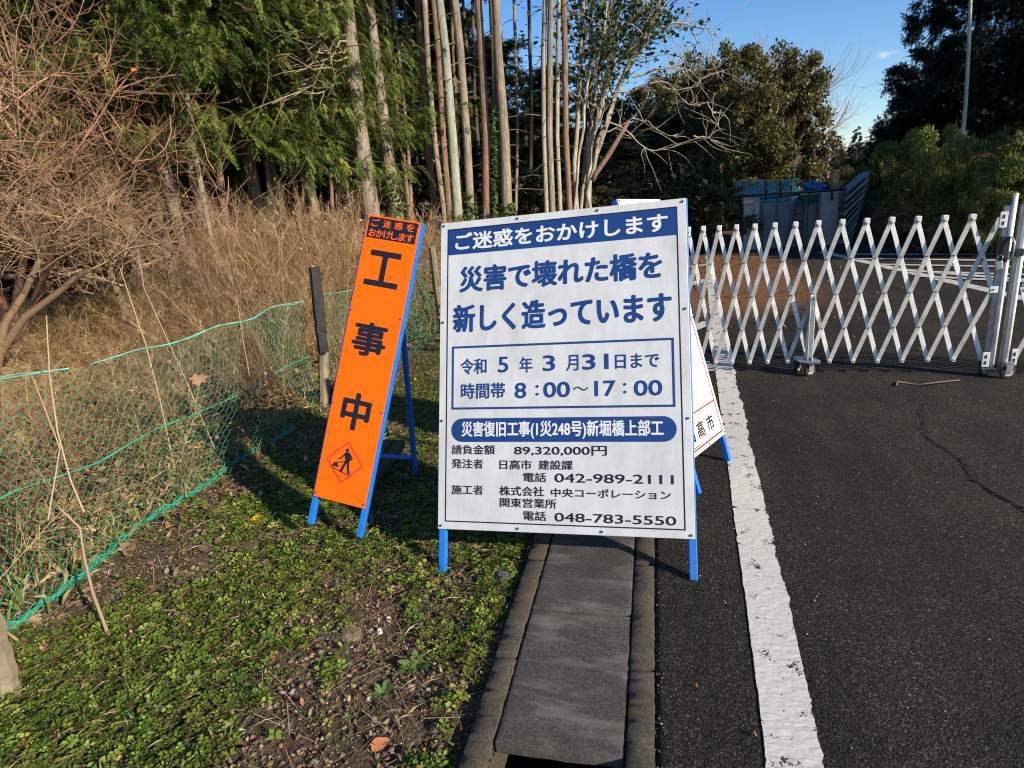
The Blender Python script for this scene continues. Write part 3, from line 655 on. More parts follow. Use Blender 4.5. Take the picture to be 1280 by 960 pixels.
def l2(p,q,d,m):
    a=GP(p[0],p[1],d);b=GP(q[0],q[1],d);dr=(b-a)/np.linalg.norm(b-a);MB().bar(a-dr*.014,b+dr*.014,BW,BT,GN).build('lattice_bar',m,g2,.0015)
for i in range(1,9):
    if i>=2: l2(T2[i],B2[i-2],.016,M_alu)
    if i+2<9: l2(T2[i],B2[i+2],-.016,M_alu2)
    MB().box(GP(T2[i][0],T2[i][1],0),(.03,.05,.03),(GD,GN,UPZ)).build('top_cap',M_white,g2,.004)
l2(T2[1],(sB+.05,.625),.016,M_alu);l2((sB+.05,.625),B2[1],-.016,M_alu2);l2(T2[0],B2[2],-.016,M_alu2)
# stick lying by the gate
def stick(name,label,pts,r,m=M_wood,col=(.25,.17,.10)):
    V,T=tubes_np([(np.array(pts),np.linspace(r,r*.6,len(pts)))],5);return tag(trimesh(name,V,T,m,None,np.tile(col,(len(V),1)),base=pts[0]),label,'stick')
stick('fallen_stick','thin pale dead stick lying on the asphalt below the closed gate',[gp(1120,482,.008),gp(1122,477,.008),gp(1150,481,.010),gp(1170,478,.03),gp(1200,475,.015)],.007)

# ================================================================ WIRE FENCE
fz=-.05
fen=thing('wire_fence','green hexagonal wire netting strung between old posts beside the grass verge','fence',(-2.68,3,fz))
M_net=simple('green_coated_wire',(.045,.36,.22),.45,0,.25,6);M_net2=simple('green_pale_wire',(.16,.48,.40),.45,0,.2,6)
topy=[.5,1.956,2.32,2.853,3.388,4.417,5.17,7.44,9];topz=[.97,.954,.92,.898,.889,.877,.84,.86,.86]
def xoff(y,z):  # billow of the loose net
    return -2.68+.05*math.sin(y*2.1+z*2)+.10*(1-min(1,max(0,z)/.9))*math.sin(y*1.2+.4)+.02*math.sin(y*7+z*9)
def ztop(y): return float(np.interp(y,topy,topz))
def netpt(y,f): 
    zt=ztop(y)-.012*math.sin(y*9);zb=-.04+.02*math.sin(y*5);z=zb+(zt-zb)*f;return (xoff(y,z),y+.015*math.sin(f*7+y*3),z)
cw=.052;ch=.046;lines=[];rows=int(.93/ (ch*.75))
def hexes(y0,y1):
    ncol=int((y1-y0)/cw);hh=1.0/rows
    for r in range(rows):
        for c in range(ncol):
            yc=y0+(c+.5*(r%2))*cw;f=r*hh
            A=netpt(yc,f+hh*.0);B=netpt(yc,f+hh*.34);C=netpt(yc+cw/2,min(1,f+hh));D=netpt(yc-cw/2,min(1,f+hh))
            yield A,B
            yield B,C
            yield B,D
ln_=[]
for y0,y1 in ((.7,4.40),(4.72,7.3)):
    for a,b in hexes(y0,y1): ln_.append((np.array([a,b])+RNG.normal(0,.0018,(2,3)),np.array([.001,.001])))
V,T=tubes_np(ln_,3);tag(trimesh('netting',V,T,M_net,fen),kind='stuff')
def wire(name,ys,f,r,m,dz=0,jx=.004,br=1):
    L=[]
    for k in range(br):
        P=[np.array(netpt(y,f))+np.array([RNG.normal(0,jx),0,dz+RNG.normal(0,jx)]) for y in ys];L.append((np.array(P),np.full(len(P),r)))
    V,T=tubes_np(L,5);trimesh(name,V,T,m,fen)
wire('top_wire',np.arange(.7,2.36,.12),1.0,.0024,M_net2,.006,.003,2);wire('top_wire',np.arange(2.36,4.52,.12),1.0,.0028,M_net2,.004,.004,2);wire('top_wire',np.arange(4.6,7.45,.2),1.0,.0028,M_net2,.004,.006,1)
wire('middle_wire',np.arange(.7,4.5,.1),.51,.0022,M_net,0,.002,2)
# bunched bottom selvedge: many overlapping strands
L=[]
for k in range(12):
    yy=np.arange(1.0,3.95,.04);ph=RNG.uniform(0,6.28);am=RNG.uniform(.008,.022)
    P=[(xoff(y,0)+.03+am*math.sin(y*38+ph)+.0*k,y,.0-.045+.028*math.sin(y*3)*0+.035+am*math.cos(y*38+ph*1.7)+RNG.normal(0,.003)) for y in yy];L.append((np.array(P),np.full(len(P),.0015)))
V,T=tubes_np(L,4);trimesh('bottom_selvedge',V,T,M_net,fen)
L=[]
for k in range(8):
    yy=np.arange(4.5,4.75,.03);P=[(-2.62+RNG.normal(0,.01),y,-.02+.25*(y-4.5)+RNG.normal(0,.012)) for y in yy];L.append((np.array(P),np.full(len(P),.002)))
V,T=tubes_np(L,4);trimesh('bottom_selvedge',V,T,M_net,fen)
M_postb=simple('weathered_black_post',(.018,.017,.015),.8,0,.6,9,.9,30,.01);M_postw=simple('weathered_wood_post',(.21,.17,.11),.85,0,.3,12,.8,45,.004)
def wpost(p,q,wd,m,label=None,k=8,taper=1.0):
    p=np.array(p,float);q=np.array(q,float);pts=[p+(q-p)*t+RNG.normal(0,.003,3) for t in np.linspace(0,1,12)];r=np.linspace(wd/2,wd/2*taper,12)*(1+RNG.normal(0,.045,12));ob=MB().tube(pts,r,k).build('post',m,fen,.002)
    if label: ob['label']=label
wpost(atd(406,520,5.25),atd(404,418,5.33),.085,M_postw,'weathered pale lower post stump',7)
wpost(atd(404,440,5.25),atd(393,334,5.30),.105,M_postb,'black square post splinted to the stump',4)
wpost(gp(549,438,-.08)+np.array([-.03,.3,-.1]),aty(539,308,6.45),.085,M_postw,'grey wooden post behind the orange sign',8)
a=gp(10,878,-.08);wpost(a+np.array([.02,0,-.05]),atd(-14,770,np.hypot(a[0],a[1])-.02),.075,M_postw,'short leaning wooden stake',7)
# ================================================================ GROUND COVER
def jitcol(base,n,var=.25,hue=.08):
    c=np.array(base)[None,:]*(1+RNG.normal(0,var,(n,1)))*(1+RNG.normal(0,hue,(n,3)));return np.clip(c,.003,1)
def pick(cols,n,p=None,var=.25,hue=.08):
    k=RNG.choice(len(cols),n,p=p);return np.clip(np.array(cols)[k]*(1+RNG.normal(0,var,(n,1)))*(1+RNG.normal(0,hue,(n,3))),.003,1)
def leaflet(a,l,wd,z0,lift): # diamond leaf in direction a
    c,s=math.cos(a),math.sin(a);r0=.12*l
    return [(c*r0,s*r0,z0),(c*l*.6-s*wd,s*l*.6+c*wd,z0+lift),(c*l,s*l,z0+lift*.5),(c*l*.6+s*wd,s*l*.6-c*wd,z0+lift)]
def clover(nl,wd=.42,lift=.18,z0=1.0,ph=0):
    V=[];T=[]
    for k in range(nl):
        b=len(V);V+=leaflet(ph+2*math.pi*k/nl+.2*k,1.0,wd,z0*(.8+.3*((k*7)%3)/3),lift);T+=[(b,b+1,b+2),(b,b+2,b+3)]
    return proto(V,T)
CL=[clover(3,.5,.15,1.2),clover(4,.33,.25,1.6),clover(5,.28,.35,1.0,.4),clover(6,.22,.4,.8,.8)]
def green_mask(x,y):
    g=.5*noise2(x,y,2.3,11)+.45*noise2(x,y,6.5,4)+.45*noise2(x,y,15,9)+.25*noise2(x,y,.9,8)
    bare=sstep(-1.55,-1.05,x)*sstep(2.5,1.9,y)*.62
    bare=bare+.5*sstep(-2.2,-2.5,x)*(y>1.4)
    g=g+.55*sstep(-.85,-.62,x)*sstep(.9,1.3,y)*.9+.5*sstep(-1.35,-1.9,x)*sstep(2.3,1.2,y)+.25*sstep(2.5,3.2,y)
    return g-bare
def pts_in(n,x0,x1,y0,y1): return RNG.uniform(x0,x1,n),RNG.uniform(y0,y1,n)
def cover(name,n,box,thr,protos,size,cols,p,mat,label,cat,tilt=.5,lift=0,invert=False,soft=.35,zs=None):
    x,y=pts_in(n,*box);g=green_mask(x,y)
    pr=np.clip((g-thr)/soft+.5,0.02,1)
    if invert: pr=1.05-pr
    k=RNG.random(n)<pr;k&=~((x>-.575)&(x<0));x=x[k];y=y[k];m=len(x)
    z=terr(x,y)+lift
    sc_=RNG.uniform(size[0],size[1],m)
    if zs is not None: sc_=np.stack([sc_,sc_,sc_*RNG.uniform(*zs,m)],1)
    V,T,C=scat(protos,np.stack([x,y,z],1),rotmats(RNG.uniform(0,6.28,m),np.abs(RNG.normal(0,tilt,m))),sc_,pick(cols,m,p))
    return tag(trimesh(name,V,T,mat,None,C,base=(0,0,0)),kind='stuff')
G1c=[(.115,.185,.022),(.175,.25,.032),(.06,.10,.015),(.27,.33,.055),(.22,.17,.05)]
cover('clover_carpet',62000,(-4.2,-.56,.55,5.2),.02,CL,(.006,.0125),G1c,[.32,.27,.2,.13,.08],M_leaf,'','',.35)
cover('clover_carpet',13000,(-4.2,-.6,2.6,8.5),-.25,CL,(.010,.02),G1c,[.32,.27,.2,.13,.08],M_leaf,'','',.45)
cover('clover_carpet',10000,(-2.6,-.6,.6,2.9),-.22,CL,(.013,.021),G1c,[.2,.33,.1,.27,.1],M_leaf,'','',.4,.006)
# grass blades
bl=proto([(-.06,0,0),(.06,0,0),(.05,.12,.55),(-.03,.35,1.0)],[(0,1,2),(0,2,3)])
bl2=proto([(-.05,0,0),(.05,0,0),(.04,.3,.45),(.0,.8,.62)],[(0,1,2),(0,2,3)])
cover('grass_blades',24000,(-4.2,-.56,.6,6.5),.0,[bl,bl2],(.02,.055),[(.07,.13,.025),(.13,.18,.04),(.25,.21,.09)],[.5,.3,.2],M_leaf,'','',.5)
cover('clover_carpet',2600,(-4.0,-.6,.6,3.4),-.35,[clover(4,.42,.1,.9),clover(5,.36,.45,.7,.3),clover(2,.35,.3,.8)],(.016,.032),[(.13,.20,.03),(.22,.28,.05),(.08,.13,.02),(.30,.30,.08)],[.35,.3,.2,.15],M_leaf,'','',.45,.004)
cover('moss_patches',26000,(-4.0,-.57,.6,3.6),-.3,[clover(5,.4,.9,.3)],(.003,.0065),[(.16,.22,.03),(.10,.15,.02),(.24,.27,.05)],[.4,.35,.25],M_leaf,'','',.6,.001)
# gravel
def rock(seed,fl=.7):
    r=np.random.default_rng(seed);V=[(0,0,1),(0,0,-1)]+[(math.cos(a),math.sin(a),0) for a in np.linspace(0,2*math.pi,7)[:-1]]
    V=np.array(V)*r.uniform(.65,1.15,(8,1))*np.array([1,r.uniform(.6,1),fl*r.uniform(.5,.9)]);T=[]
    for k in range(6): T+=[(0,2+k,2+(k+1)%6),(1,2+(k+1)%6,2+k)]
    return proto(V,T)
RK=[rock(k) for k in range(7)]
SC=[(.17,.13,.09),(.10,.075,.05),(.24,.18,.12),(.15,.09,.05),(.30,.27,.22)]
cover('gravel',15000,(-2.6,-.56,.6,3.0),.12,RK,(.003,.010),SC,[.3,.25,.22,.18,.05],M_stone,'','',.8,.001,True,.5)
cover('gravel',1300,(-2.4,-.56,.6,2.8),.15,RK,(.010,.020),SC,[.3,.2,.25,.15,.1],M_stone,'','',.6,.002,True,.5)
# leaf litter: small curled leaves and chips
def curl(c,wd=.35):
    return proto([(0,0,0),(.35,wd,c*.5),(.75,wd*.8,c),(1,0,c*1.3),(.75,-wd*.8,c*.8),(.35,-wd,c*.35),(.5,0,c*.1)],[(0,1,6),(1,2,6),(2,3,6),(3,4,6),(4,5,6),(5,0,6)])
DL=[curl(.25),curl(.5,.28),curl(-.2,.42),curl(.7,.3)]
LC=[(.20,.12,.065),(.33,.22,.13),(.12,.07,.04),(.42,.30,.19),(.30,.12,.05)]
cover('leaf_litter',15000,(-4.4,-.57,.6,5.5),.15,DL,(.008,.024),LC,[.35,.22,.25,.1,.08],M_deadleaf,'','',.5,.006,True,.6)
cover('leaf_litter',900,(-3.6,-2.1,1.0,5.5),.6,DL,(.02,.048),LC,[.35,.27,.2,.13,.05],M_deadleaf,'','',.6,.01,True,.8)
cover('dry_straw',6000,(-4.0,-.6,.7,4.5),-.6,[proto([(-.5,0,0),(0,.04,.10),(.5,.02,.02),(0,.03,.07)],[(0,1,3),(1,2,3)])],(.03,.10),[(.45,.34,.19),(.28,.19,.11)],[.6,.4],M_dry,'','',.2,.02)
cover('leaf_litter',4200,(-4.2,-.58,.6,5),-.6,DL,(.008,.022),LC,[.3,.3,.15,.2,.05],M_deadleaf,'','',.6,.014)
cover('dry_straw',4200,(-3.2,-.6,.7,4.5),.4,[proto([(-.5,0,0),(.5,0,.06),(.5,.018,.06),(-.5,.018,0)],[(0,1,2),(0,2,3)])],(.04,.16),[(.38,.28,.16),(.25,.17,.10)],[.6,.4],M_dry,'','',.12,.012,True,.9)
# litter on the road: brown needles and small leaves
n=2600;x=RNG.uniform(-.0,4.2,n);y=RNG.uniform(5.2,14.4,n);k=RNG.random(n)<np.clip((y-5)/6,0,1)*np.clip((3.4-x)/2.5,0,1);x=x[k];y=y[k];n=len(x)
x2=RNG.uniform(.0,2.6,170);y2=RNG.uniform(1.3,5,170);x=np.append(x,x2);y=np.append(y,y2);n=len(x);sz=np.append(RNG.uniform(.02,.06,n-170),RNG.uniform(.006,.014,170))
V,T,C=scat(DL,np.stack([x,y,np.full(n,.006)],1),rotmats(RNG.uniform(0,6.28,n),RNG.normal(0,.25,n)),sz,pick([(.24,.10,.04),(.30,.16,.07),(.16,.08,.04)],n))
tag(trimesh('road_litter',V,T,M_deadleaf,None,C,base=(0,0,0)),kind='stuff')
n=420;V,T,C=scat(RK,np.stack([RNG.uniform(0,2.4,n),RNG.uniform(1.2,5.2,n),np.full(n,.002)],1),rotmats(RNG.uniform(0,6.28,n),RNG.normal(0,.3,n)),RNG.uniform(.0015,.005,n),pick([(.5,.48,.44),(.3,.28,.25),(.12,.11,.10)],n))
V2,T2_,C2=scat(RK,np.stack([RNG.normal(-.006,.012,900),RNG.uniform(1.2,9,900),np.full(900,-.001)],1),rotmats(RNG.uniform(0,6.28,900),RNG.normal(0,.3,900)),RNG.uniform(.0012,.005,900),pick([(.3,.26,.2),(.14,.11,.08),(.07,.06,.05)],900))
tag(trimesh('road_grit',np.concatenate([V,V2]),np.concatenate([T,T2_+len(V)]),M_stone,None,np.concatenate([C,C2]),base=(0,0,0)),kind='stuff')
n=2600;x=RNG.uniform(-3.4,-2.2,n);y=RNG.uniform(.9,4.6,n);k=RNG.random(n)<np.exp(-((x+2.85)/.2)**2);x=x[k];y=y[k];n=len(x)
V,T,C=scat([bl,bl2],np.stack([x,y,terr(x,y)],1),rotmats(RNG.uniform(0,6.28,n),np.abs(RNG.normal(0,.4,n))),np.stack([RNG.uniform(.05,.1,n)]*2+[RNG.uniform(.06,.16,n)],1),pick([(.16,.22,.04),(.45,.33,.16),(.3,.22,.1),(.10,.16,.03)],n,[.3,.3,.2,.2]))
tag(trimesh('grass_blades',V,T,M_leaf,None,C,base=(0,0,0)),kind='stuff')
# individually visible things on the verge
def bigleaf(label,px,py,size,col,rz,tilt=.4,name='dead_leaf',cat='leaf',lift=.012,jag=0):
    p=gp(px,py,-.05);p[2]=float(terr(p[0],p[1]))+lift
    # a leaf with midrib fold and curled rim
    th=np.linspace(0,2*math.pi,15)[:-1];R=.5*(1+.12*np.cos(3*th)+.06*np.sin(5*th)+RNG.uniform(-.09,.09,14)-jag*(np.arange(14)%2)*RNG.uniform(.5,1.3,14));V=[(0,0,-.05)]+[(r*math.cos(a),.66*r*math.sin(a),.10*abs(math.sin(a))+.06*math.sin(2*a+1)) for a,r in zip(th,R)]
    V+= [(.5*(1+.12)+.22,0,.06),(.5*1.12+.22,.02,.06)]
    T=[(0,k+1,(k+1)%14+1) for k in range(14)]+[(1,15,16)]
    V,T,C=scat([proto(V,T)],[p],rotmats(np.array([rz]),np.array([tilt]),np.array([rz])),[size],np.array([col]));C=C*RNG.uniform(.8,1.2,(len(C),1))
    return tag(trimesh(name,V,T,M_deadleaf,None,C,base=p),label,cat)
bigleaf('broad pale brown dead leaf lying at the foot of the netting by the stake',45,782,.075,(.36,.25,.16),1.8,.7)
bigleaf('orange brown dead leaf lying on the gravel near the bottom edge',475,937,.055,(.50,.19,.09),.6,.4)
bigleaf('curled brown dead leaf under the green selvedge left of the middle',160,688,.09,(.28,.18,.11),.3,.8)
bigleaf('small red brown leaf on the dark weeds beside the kerb',624,772,.035,(.40,.10,.05),1.0,.3)
bigleaf('large crumpled dead leaf caught in the netting halfway up',248,474,.12,(.27,.17,.10),1.1,1.2,jag=.35).location=tuple(atd(248,474,3.9))
def rockthing(label,px,py,size,col,seed,fl=.5,n=22,name='stone'):
    p=gp(px,py,-.05);p[2]=float(terr(p[0],p[1]))
    r=np.random.default_rng(seed);g=(1+5**.5)/2;V=[];
    for k in range(n):
        z=1-2*(k+.5)/n;a=2*math.pi*k/g;q=math.sqrt(1-z*z);V.append((q*math.cos(a),q*math.sin(a),z))
    V=np.array(V)*r.uniform(.82,1.1,(n,1))*np.array([1,.75,fl])*size/2
    import bmesh
    bm=bmesh.new()
    for q in V: bm.verts.new(q+np.array([0,0,size*fl*.22]))
    bmesh.ops.convex_hull(bm,input=bm.verts);me=bpy.data.meshes.new(name);bm.to_mesh(me);bm.free()
    ob=link(name,me,simple('stone_'+str(seed),col,.8,0,.3,30,.6,90,.004),None,.002,False,p);ob.rotation_euler=(r.normal(0,.1),r.normal(0,.1),r.uniform(0,3));return tag(ob,label,'stone')
rockthing('flat brown angular stone lying among the gravel',440,797,.105,(.17,.12,.08),3,.3)
rockthing('small white quartz stone, nearer of a pair beside the flat brown one',475,792,.035,(.62,.62,.62),5,.8)
rockthing('small white quartz stone, farther of a pair beside the flat brown one',486,777,.032,(.66,.66,.67),6,.8)
rockthing('rounded grey stone half hidden in weeds left of the kerb',630,727,.085,(.09,.09,.085),9,.6)
def rosette(label,px,py,nl,l,cols,up=.5,wd=.16,name='weed',cat='weed'):
    p=gp(px,py,-.05);p[2]=float(terr(p[0],p[1]));V=[];T=[];C=[]
    for k in range(nl):
        a=RNG.uniform(0,6.28);e=RNG.uniform(.1,up)*math.pi/2;L_=l*RNG.uniform(.5,1.1);w_=L_*wd
        d=np.array([math.cos(a),math.sin(a),0]);sd=np.array([-d[1],d[0],0]);P=[p+d*L_*t*math.cos(e)+np.array([0,0,L_*(t*math.sin(e)-.35*t*t*math.sin(e))]) for t in (0,.35,.7,1)]
        b=len(V);V+=[P[0]-sd*w_*.2,P[0]+sd*w_*.2,P[1]-sd*w_*.8,P[1]+sd*w_*.8,P[2]-sd*w_,P[2]+sd*w_,P[3]];T+=[(b,b+2,b+1),(b+1,b+2,b+3),(b+2,b+4,b+3),(b+3,b+4,b+5),(b+4,b+6,b+5)]
        C+=[np.array(cols[RNG.integers(len(cols))])*RNG.uniform(.8,1.2)]*7
    return tag(trimesh(name,V,T,M_leaf,None,np.array(C),base=p),label,cat)
LG=[(.14,.24,.06),(.19,.30,.09),(.10,.19,.04)]
rosette('bright pale green rosette weed, largest of those on the gravel',520,835,34,.075,LG)
rosette('pale green rosette weed left of the biggest rosette on the gravel',418,832,24,.06,LG)
rosette('low green rosette weed just below the biggest rosette',478,868,26,.055,LG)
rosette('small green tuft in the gravel straight above the rosette weeds',512,772,22,.045,LG,.8)
rosette('upright green tuft between two front legs of the orange sign',410,640,24,.07,G1c,.9)
ye=[(.65,.40,.015),(.75,.52,.03)];rosette('bright yellow withered leaf clump on the grass left of the orange sign',322,655,26,.055,ye,.7,.42,'yellow_leaves','leaves')
# leaning dead branch in front of the netting
def stick3(label,pts,r,col=(.36,.26,.16)):
    return stick('dead_branch',label,pts,r,M_wood,col)
stick3('thick pale dead stem leaning against the netting at lower left',[gp(140,806,-.05),gp(118,752,.05)+np.array([-.02,.02,.02]),gp(106,700,.15),gp(100,660,.26),gp(75,636,.36)],.008)
# ================================================================ DRY WEEDS BEHIND THE FENCE
def curve_pts(p,d,L,n,bend,jit=.1,grav=0.0):
    P=[np.array(p,float)];d=np.array(d,float);d/=np.linalg.norm(d);st=L/(n-1)
    for k in range(n-1):
        d=d+bend/(n-1)+RNG.normal(0,jit,3)/(n-1)*1.5;d[2]-=grav/(n-1);d/=np.linalg.norm(d);P.append(P[-1]+d*st)
    return np.array(P)
def weed_proto(kind):
    L=[]
    H_=1.0
    st=curve_pts((0,0,0),(RNG.normal(0,.12),RNG.normal(0,.12),1),H_,6,RNG.normal(0,.25,3),.12)
    L.append((st,np.linspace(.0032,.0011,6)))
    nb={0:16,1:26,2:8,3:12}[kind]
    for k in range(nb):
        t=RNG.uniform(.25 if kind!=1 else .45,.98);i=t*5;a=int(i);p=st[a]+(st[min(5,a+1)]-st[a])*(i-a)
        az=RNG.uniform(0,6.28);up=RNG.uniform(.3,1.4) if kind!=3 else RNG.uniform(-.2,.6)
        Lb=RNG.uniform(.08,.30)*(1.15-t*.6)*(1.3 if kind==3 else 1)
        q=curve_pts(p,(math.cos(az),math.sin(az),up),Lb,3,np.array([0,0,.5]) if kind!=3 else np.array([0,0,-.8]),.25)
        L.append((q,np.array([.0016,.0012,.0007])))
        if RNG.random()<.5:
            az+=RNG.uniform(-.8,.8);q2=curve_pts(q[1],(math.cos(az),math.sin(az),up+.3),Lb*.5,2,np.zeros(3),.2);L.append((q2,np.array([.0015,.0008])))
    V,T=tubes_np(L,3)
    # seed fluff and withered leaves as small chips
    V2=[];T2=[]
    m={0:10,1:26,2:8,3:6}[kind]
    for k in range(m):
        q=L[RNG.integers(1,len(L))][0];p=q[RNG.integers(len(q))];s=RNG.uniform(.003,.009)
        b=len(V)+len(V2);V2+=[p+RNG.normal(0,s,3),p+RNG.normal(0,s,3),p+RNG.normal(0,s*.8,3)];T2.append((b,b+1,b+2))
    return proto(np.concatenate([V,V2]),np.concatenate([T,T2]))
WP=[weed_proto(k%4) for k in range(14)]
WC=[(.44,.295,.145),(.33,.21,.10),(.54,.40,.22),(.20,.115,.055),(.33,.20,.12)]
def weeds(name,x,y,h,cols=WC,p=[.3,.25,.18,.15,.12],wr=1.0,tilt=.16):
    n=len(x);z=terr(x,y)-.02
    hs=np.stack([h*wr*RNG.uniform(.7,1.3,n)]*2+[h],1)
    V,T,C=scat(WP,np.stack([x,y,z],1),rotmats(RNG.uniform(0,6.28,n),np.abs(RNG.normal(0,tilt,n))),hs,pick(cols,n,p,.2,.06))
    return tag(trimesh(name,V,T,M_dry,None,C,base=(0,0,0)),kind='stuff')
def along(px,d,dy=0):
    v=ray(px,yh(px));v=v/math.hypot(v[0],v[1]);return v[0]*d,v[1]*d
# just behind the net: lower, dense tangle
n=760;x=RNG.uniform(-4.6,-2.85,n);y=RNG.uniform(.9,6.5,n);k=~((np.hypot(x+2.8,y-4.4)<.42)|((x>-3.3)&(y>3.9)&(y<4.8)));x=x[k];y=y[k];n=len(x);weeds('dry_weeds',x,y,RNG.uniform(.25,.85,n),wr=1.2,tilt=.35)
# tall weeds right of the stump up to the trees
px=RNG.uniform(130,560,2500);d=RNG.uniform(5.2,11.0,2500);q=np.array([along(a,b) for a,b in zip(px,d)])
keep=(q[:,0]<-2.95);q=q[keep];px=px[keep];hh=RNG.uniform(.6,1.5,len(q))*(.62+.5*sstep(170,300,px))*np.where(d[keep]<6.2,.75,1)
weeds('dry_weeds',q[:,0],q[:,1],hh,tilt=.13)
n=700;px=RNG.uniform(-90,200,n);d=RNG.uniform(5.5,12,n);q=np.array([along(a,b) for a,b in zip(px,d)]);weeds('dry_weeds',q[:,0],q[:,1],RNG.uniform(.25,.6,n),tilt=.3,wr=1.4)
px=RNG.uniform(235,470,260);d=RNG.uniform(6.5,10.5,260);q=np.array([along(a,b) for a,b in zip(px,d)]);q=q[q[:,0]<-3.1];weeds('dry_weeds',q[:,0],q[:,1],RNG.uniform(1.3,2.0,len(q)),[(.34,.215,.13),(.42,.29,.17),(.26,.15,.09)],[.4,.3,.3],wr=.55,tilt=.07)
# weeds around stump and behind the orange sign / white board
n=520;x=RNG.uniform(-3.9,-2.8,n);y=RNG.uniform(5.0,9,n);weeds('dry_weeds',x,y,RNG.uniform(.5,1.25,n),tilt=.22)
n=1500;px=RNG.uniform(440,850,n);d=RNG.uniform(7.5,12.5,n);q=np.array([along(a,b) for a,b in zip(px,d)]);k=q[:,0]<-.75;q=q[k];weeds('dry_weeds',q[:,0],q[:,1],RNG.uniform(.5,1.35,len(q)),[(.22,.14,.09),(.30,.2,.12),(.16,.08,.055)],[.4,.35,.25])
# flattened straw in the open patch at the left
n=30000;px=RNG.uniform(-80,470,n);d=3.2+RNG.random(n)**.8*9.5;v=np.array([along(a,b) for a,b in zip(np.linspace(-80,470,111),np.ones(111))]);fx=np.interp(px,np.linspace(-80,470,111),v[:,0])*d;fy=np.interp(px,np.linspace(-80,470,111),v[:,1])*d
k=fx<-2.8;fx=fx[k];fy=fy[k];n=len(fx)
stp=[proto([(-.5,0,0),(0,.05,.10),(.5,0,.02),(0,-.02,.07)],[(0,1,3),(1,2,3)]),proto([(-.5,0,0),(.1,-.06,.2),(.5,.03,.32),(.08,-.10,.18)],[(0,1,3),(1,2,3)])]
V,T,C=scat(stp,np.stack([fx,fy,terr(fx,fy)+RNG.uniform(0,.05,n)],1),rotmats(RNG.uniform(0,6.28,n),np.abs(RNG.normal(0,.35,n))),np.stack([RNG.uniform(.12,.34,n),RNG.uniform(.10,.22,n),RNG.uniform(.1,.3,n)],1),pick([(.50,.33,.14),(.40,.24,.10),(.28,.16,.07),(.15,.18,.045),(.55,.40,.21)],n,[.3,.27,.2,.08,.15]))
tag(trimesh('flattened_straw',V,T,M_dry,None,C,base=(0,0,0)),kind='stuff')
# greenish and brown leaves low behind the net
n=9000;x=RNG.uniform(-4.6,-2.72,n);y=RNG.uniform(.8,7,n);z=terr(x,y)+RNG.random(n)**2*.42
V,T,C=scat(DL,np.stack([x,y,z],1),rotmats(RNG.uniform(0,6.28,n),RNG.normal(0,.8,n)),RNG.uniform(.018,.05,n),pick([(.18,.11,.06),(.30,.2,.11),(.10,.13,.035),(.15,.17,.04),(.09,.05,.03)],n,[.34,.18,.18,.12,.18]))
tag(trimesh('low_bramble',V,T,M_deadleaf,None,C,base=(0,0,0)),kind='stuff')
n=5000;px=RNG.uniform(380,760,n);d=RNG.uniform(6.8,12.5,n);q=np.array([along(a,b) for a,b in zip(px,d)]);k=q[:,0]<-.8;q=q[k];n=len(q);z=terr(q[:,0],q[:,1])+RNG.random(n)**1.5*.8
V,T,C=scat(DL,np.stack([q[:,0],q[:,1],z],1),rotmats(RNG.uniform(0,6.28,n),RNG.normal(0,.8,n)),RNG.uniform(.03,.08,n),pick([(.14,.075,.045),(.22,.12,.07),(.06,.09,.025)],n,[.45,.3,.25]))
tag(trimesh('low_bramble',V,T,M_deadleaf,None,C,base=(0,0,0)),kind='stuff')
# long pale stems leaning in front of and behind the net
for pts,r in (([(105,640,3.0),(88,600,3.05),(72,540,3.1),(62,470,3.2),(58,395,3.4)],.004),([(218,585,4.2),(200,500,4.3),(182,430,4.4),(165,380,4.5),(150,335,4.8)],.0045),([(322,520,4.9),(312,470,4.9),(303,420,5.0),(296,370,5.1)],.004),([(268,560,4.4),(230,470,4.6),(180,360,4.9),(172,310,5.1)],.0035),([(60,650,2.9),(75,560,3.0),(40,470,3.2)],.003)):
    p=[atd(*a) for a in pts];stick3({105:'long pale dry stem rising behind the netting just left of the leaning dead stem',218:'long pale dry stem rooted in the middle of the netting, tallest of them',322:'short pale dry stem rising through the netting nearest the black post',268:'slanting pale dry stem crossing the tallest one behind the netting',60:'thin crooked pale stem behind the netting close to the left border'}[pts[0][0]],p,r,(.42,.31,.2))
# ================================================================ TREES
def bark(name,c0,c1,c2,sc_=6):
    m,t,b=newmat(name);v=coords(t);mp=t.nodes.new('ShaderNodeMapping');mp.inputs['Scale'].default_value=(1,1,.12);t.links.new(v,mp.inputs[0])
    c=ramp(t,noise(t,mp.outputs[0],sc_*7,6,.7),[(.3,c0),(.5,c1),(.72,c2)])
    big=ramp(t,noise(t,v,1.7,4),[(.35,(.7,.7,.7)),(.7,(1.2,1.15,1.1))]);c=mix(t,1,c,big,'MULTIPLY')
    t.links.new(c,b.inputs['Base Color']);b.inputs['Roughness'].default_value=.9;bump(t,b,noise(t,mp.outputs[0],sc_*10,5,.8),.8,.03);return m
M_bark=bark('cedar_bark',(.10,.075,.055),(.32,.26,.20),(.50,.42,.33));M_barkr=bark('reddish_bark',(.09,.05,.035),(.28,.17,.115),(.42,.29,.21));M_barkg=bark('lichen_bark',(.20,.21,.16),(.38,.41,.32),(.52,.54,.45));M_barkp=bark('pale_smooth_bark',(.26,.22,.17),(.42,.37,.29),(.56,.51,.42),3)
M_barkd=bark('dark_bark',(.05,.04,.03),(.10,.08,.06),(.16,.13,.1))
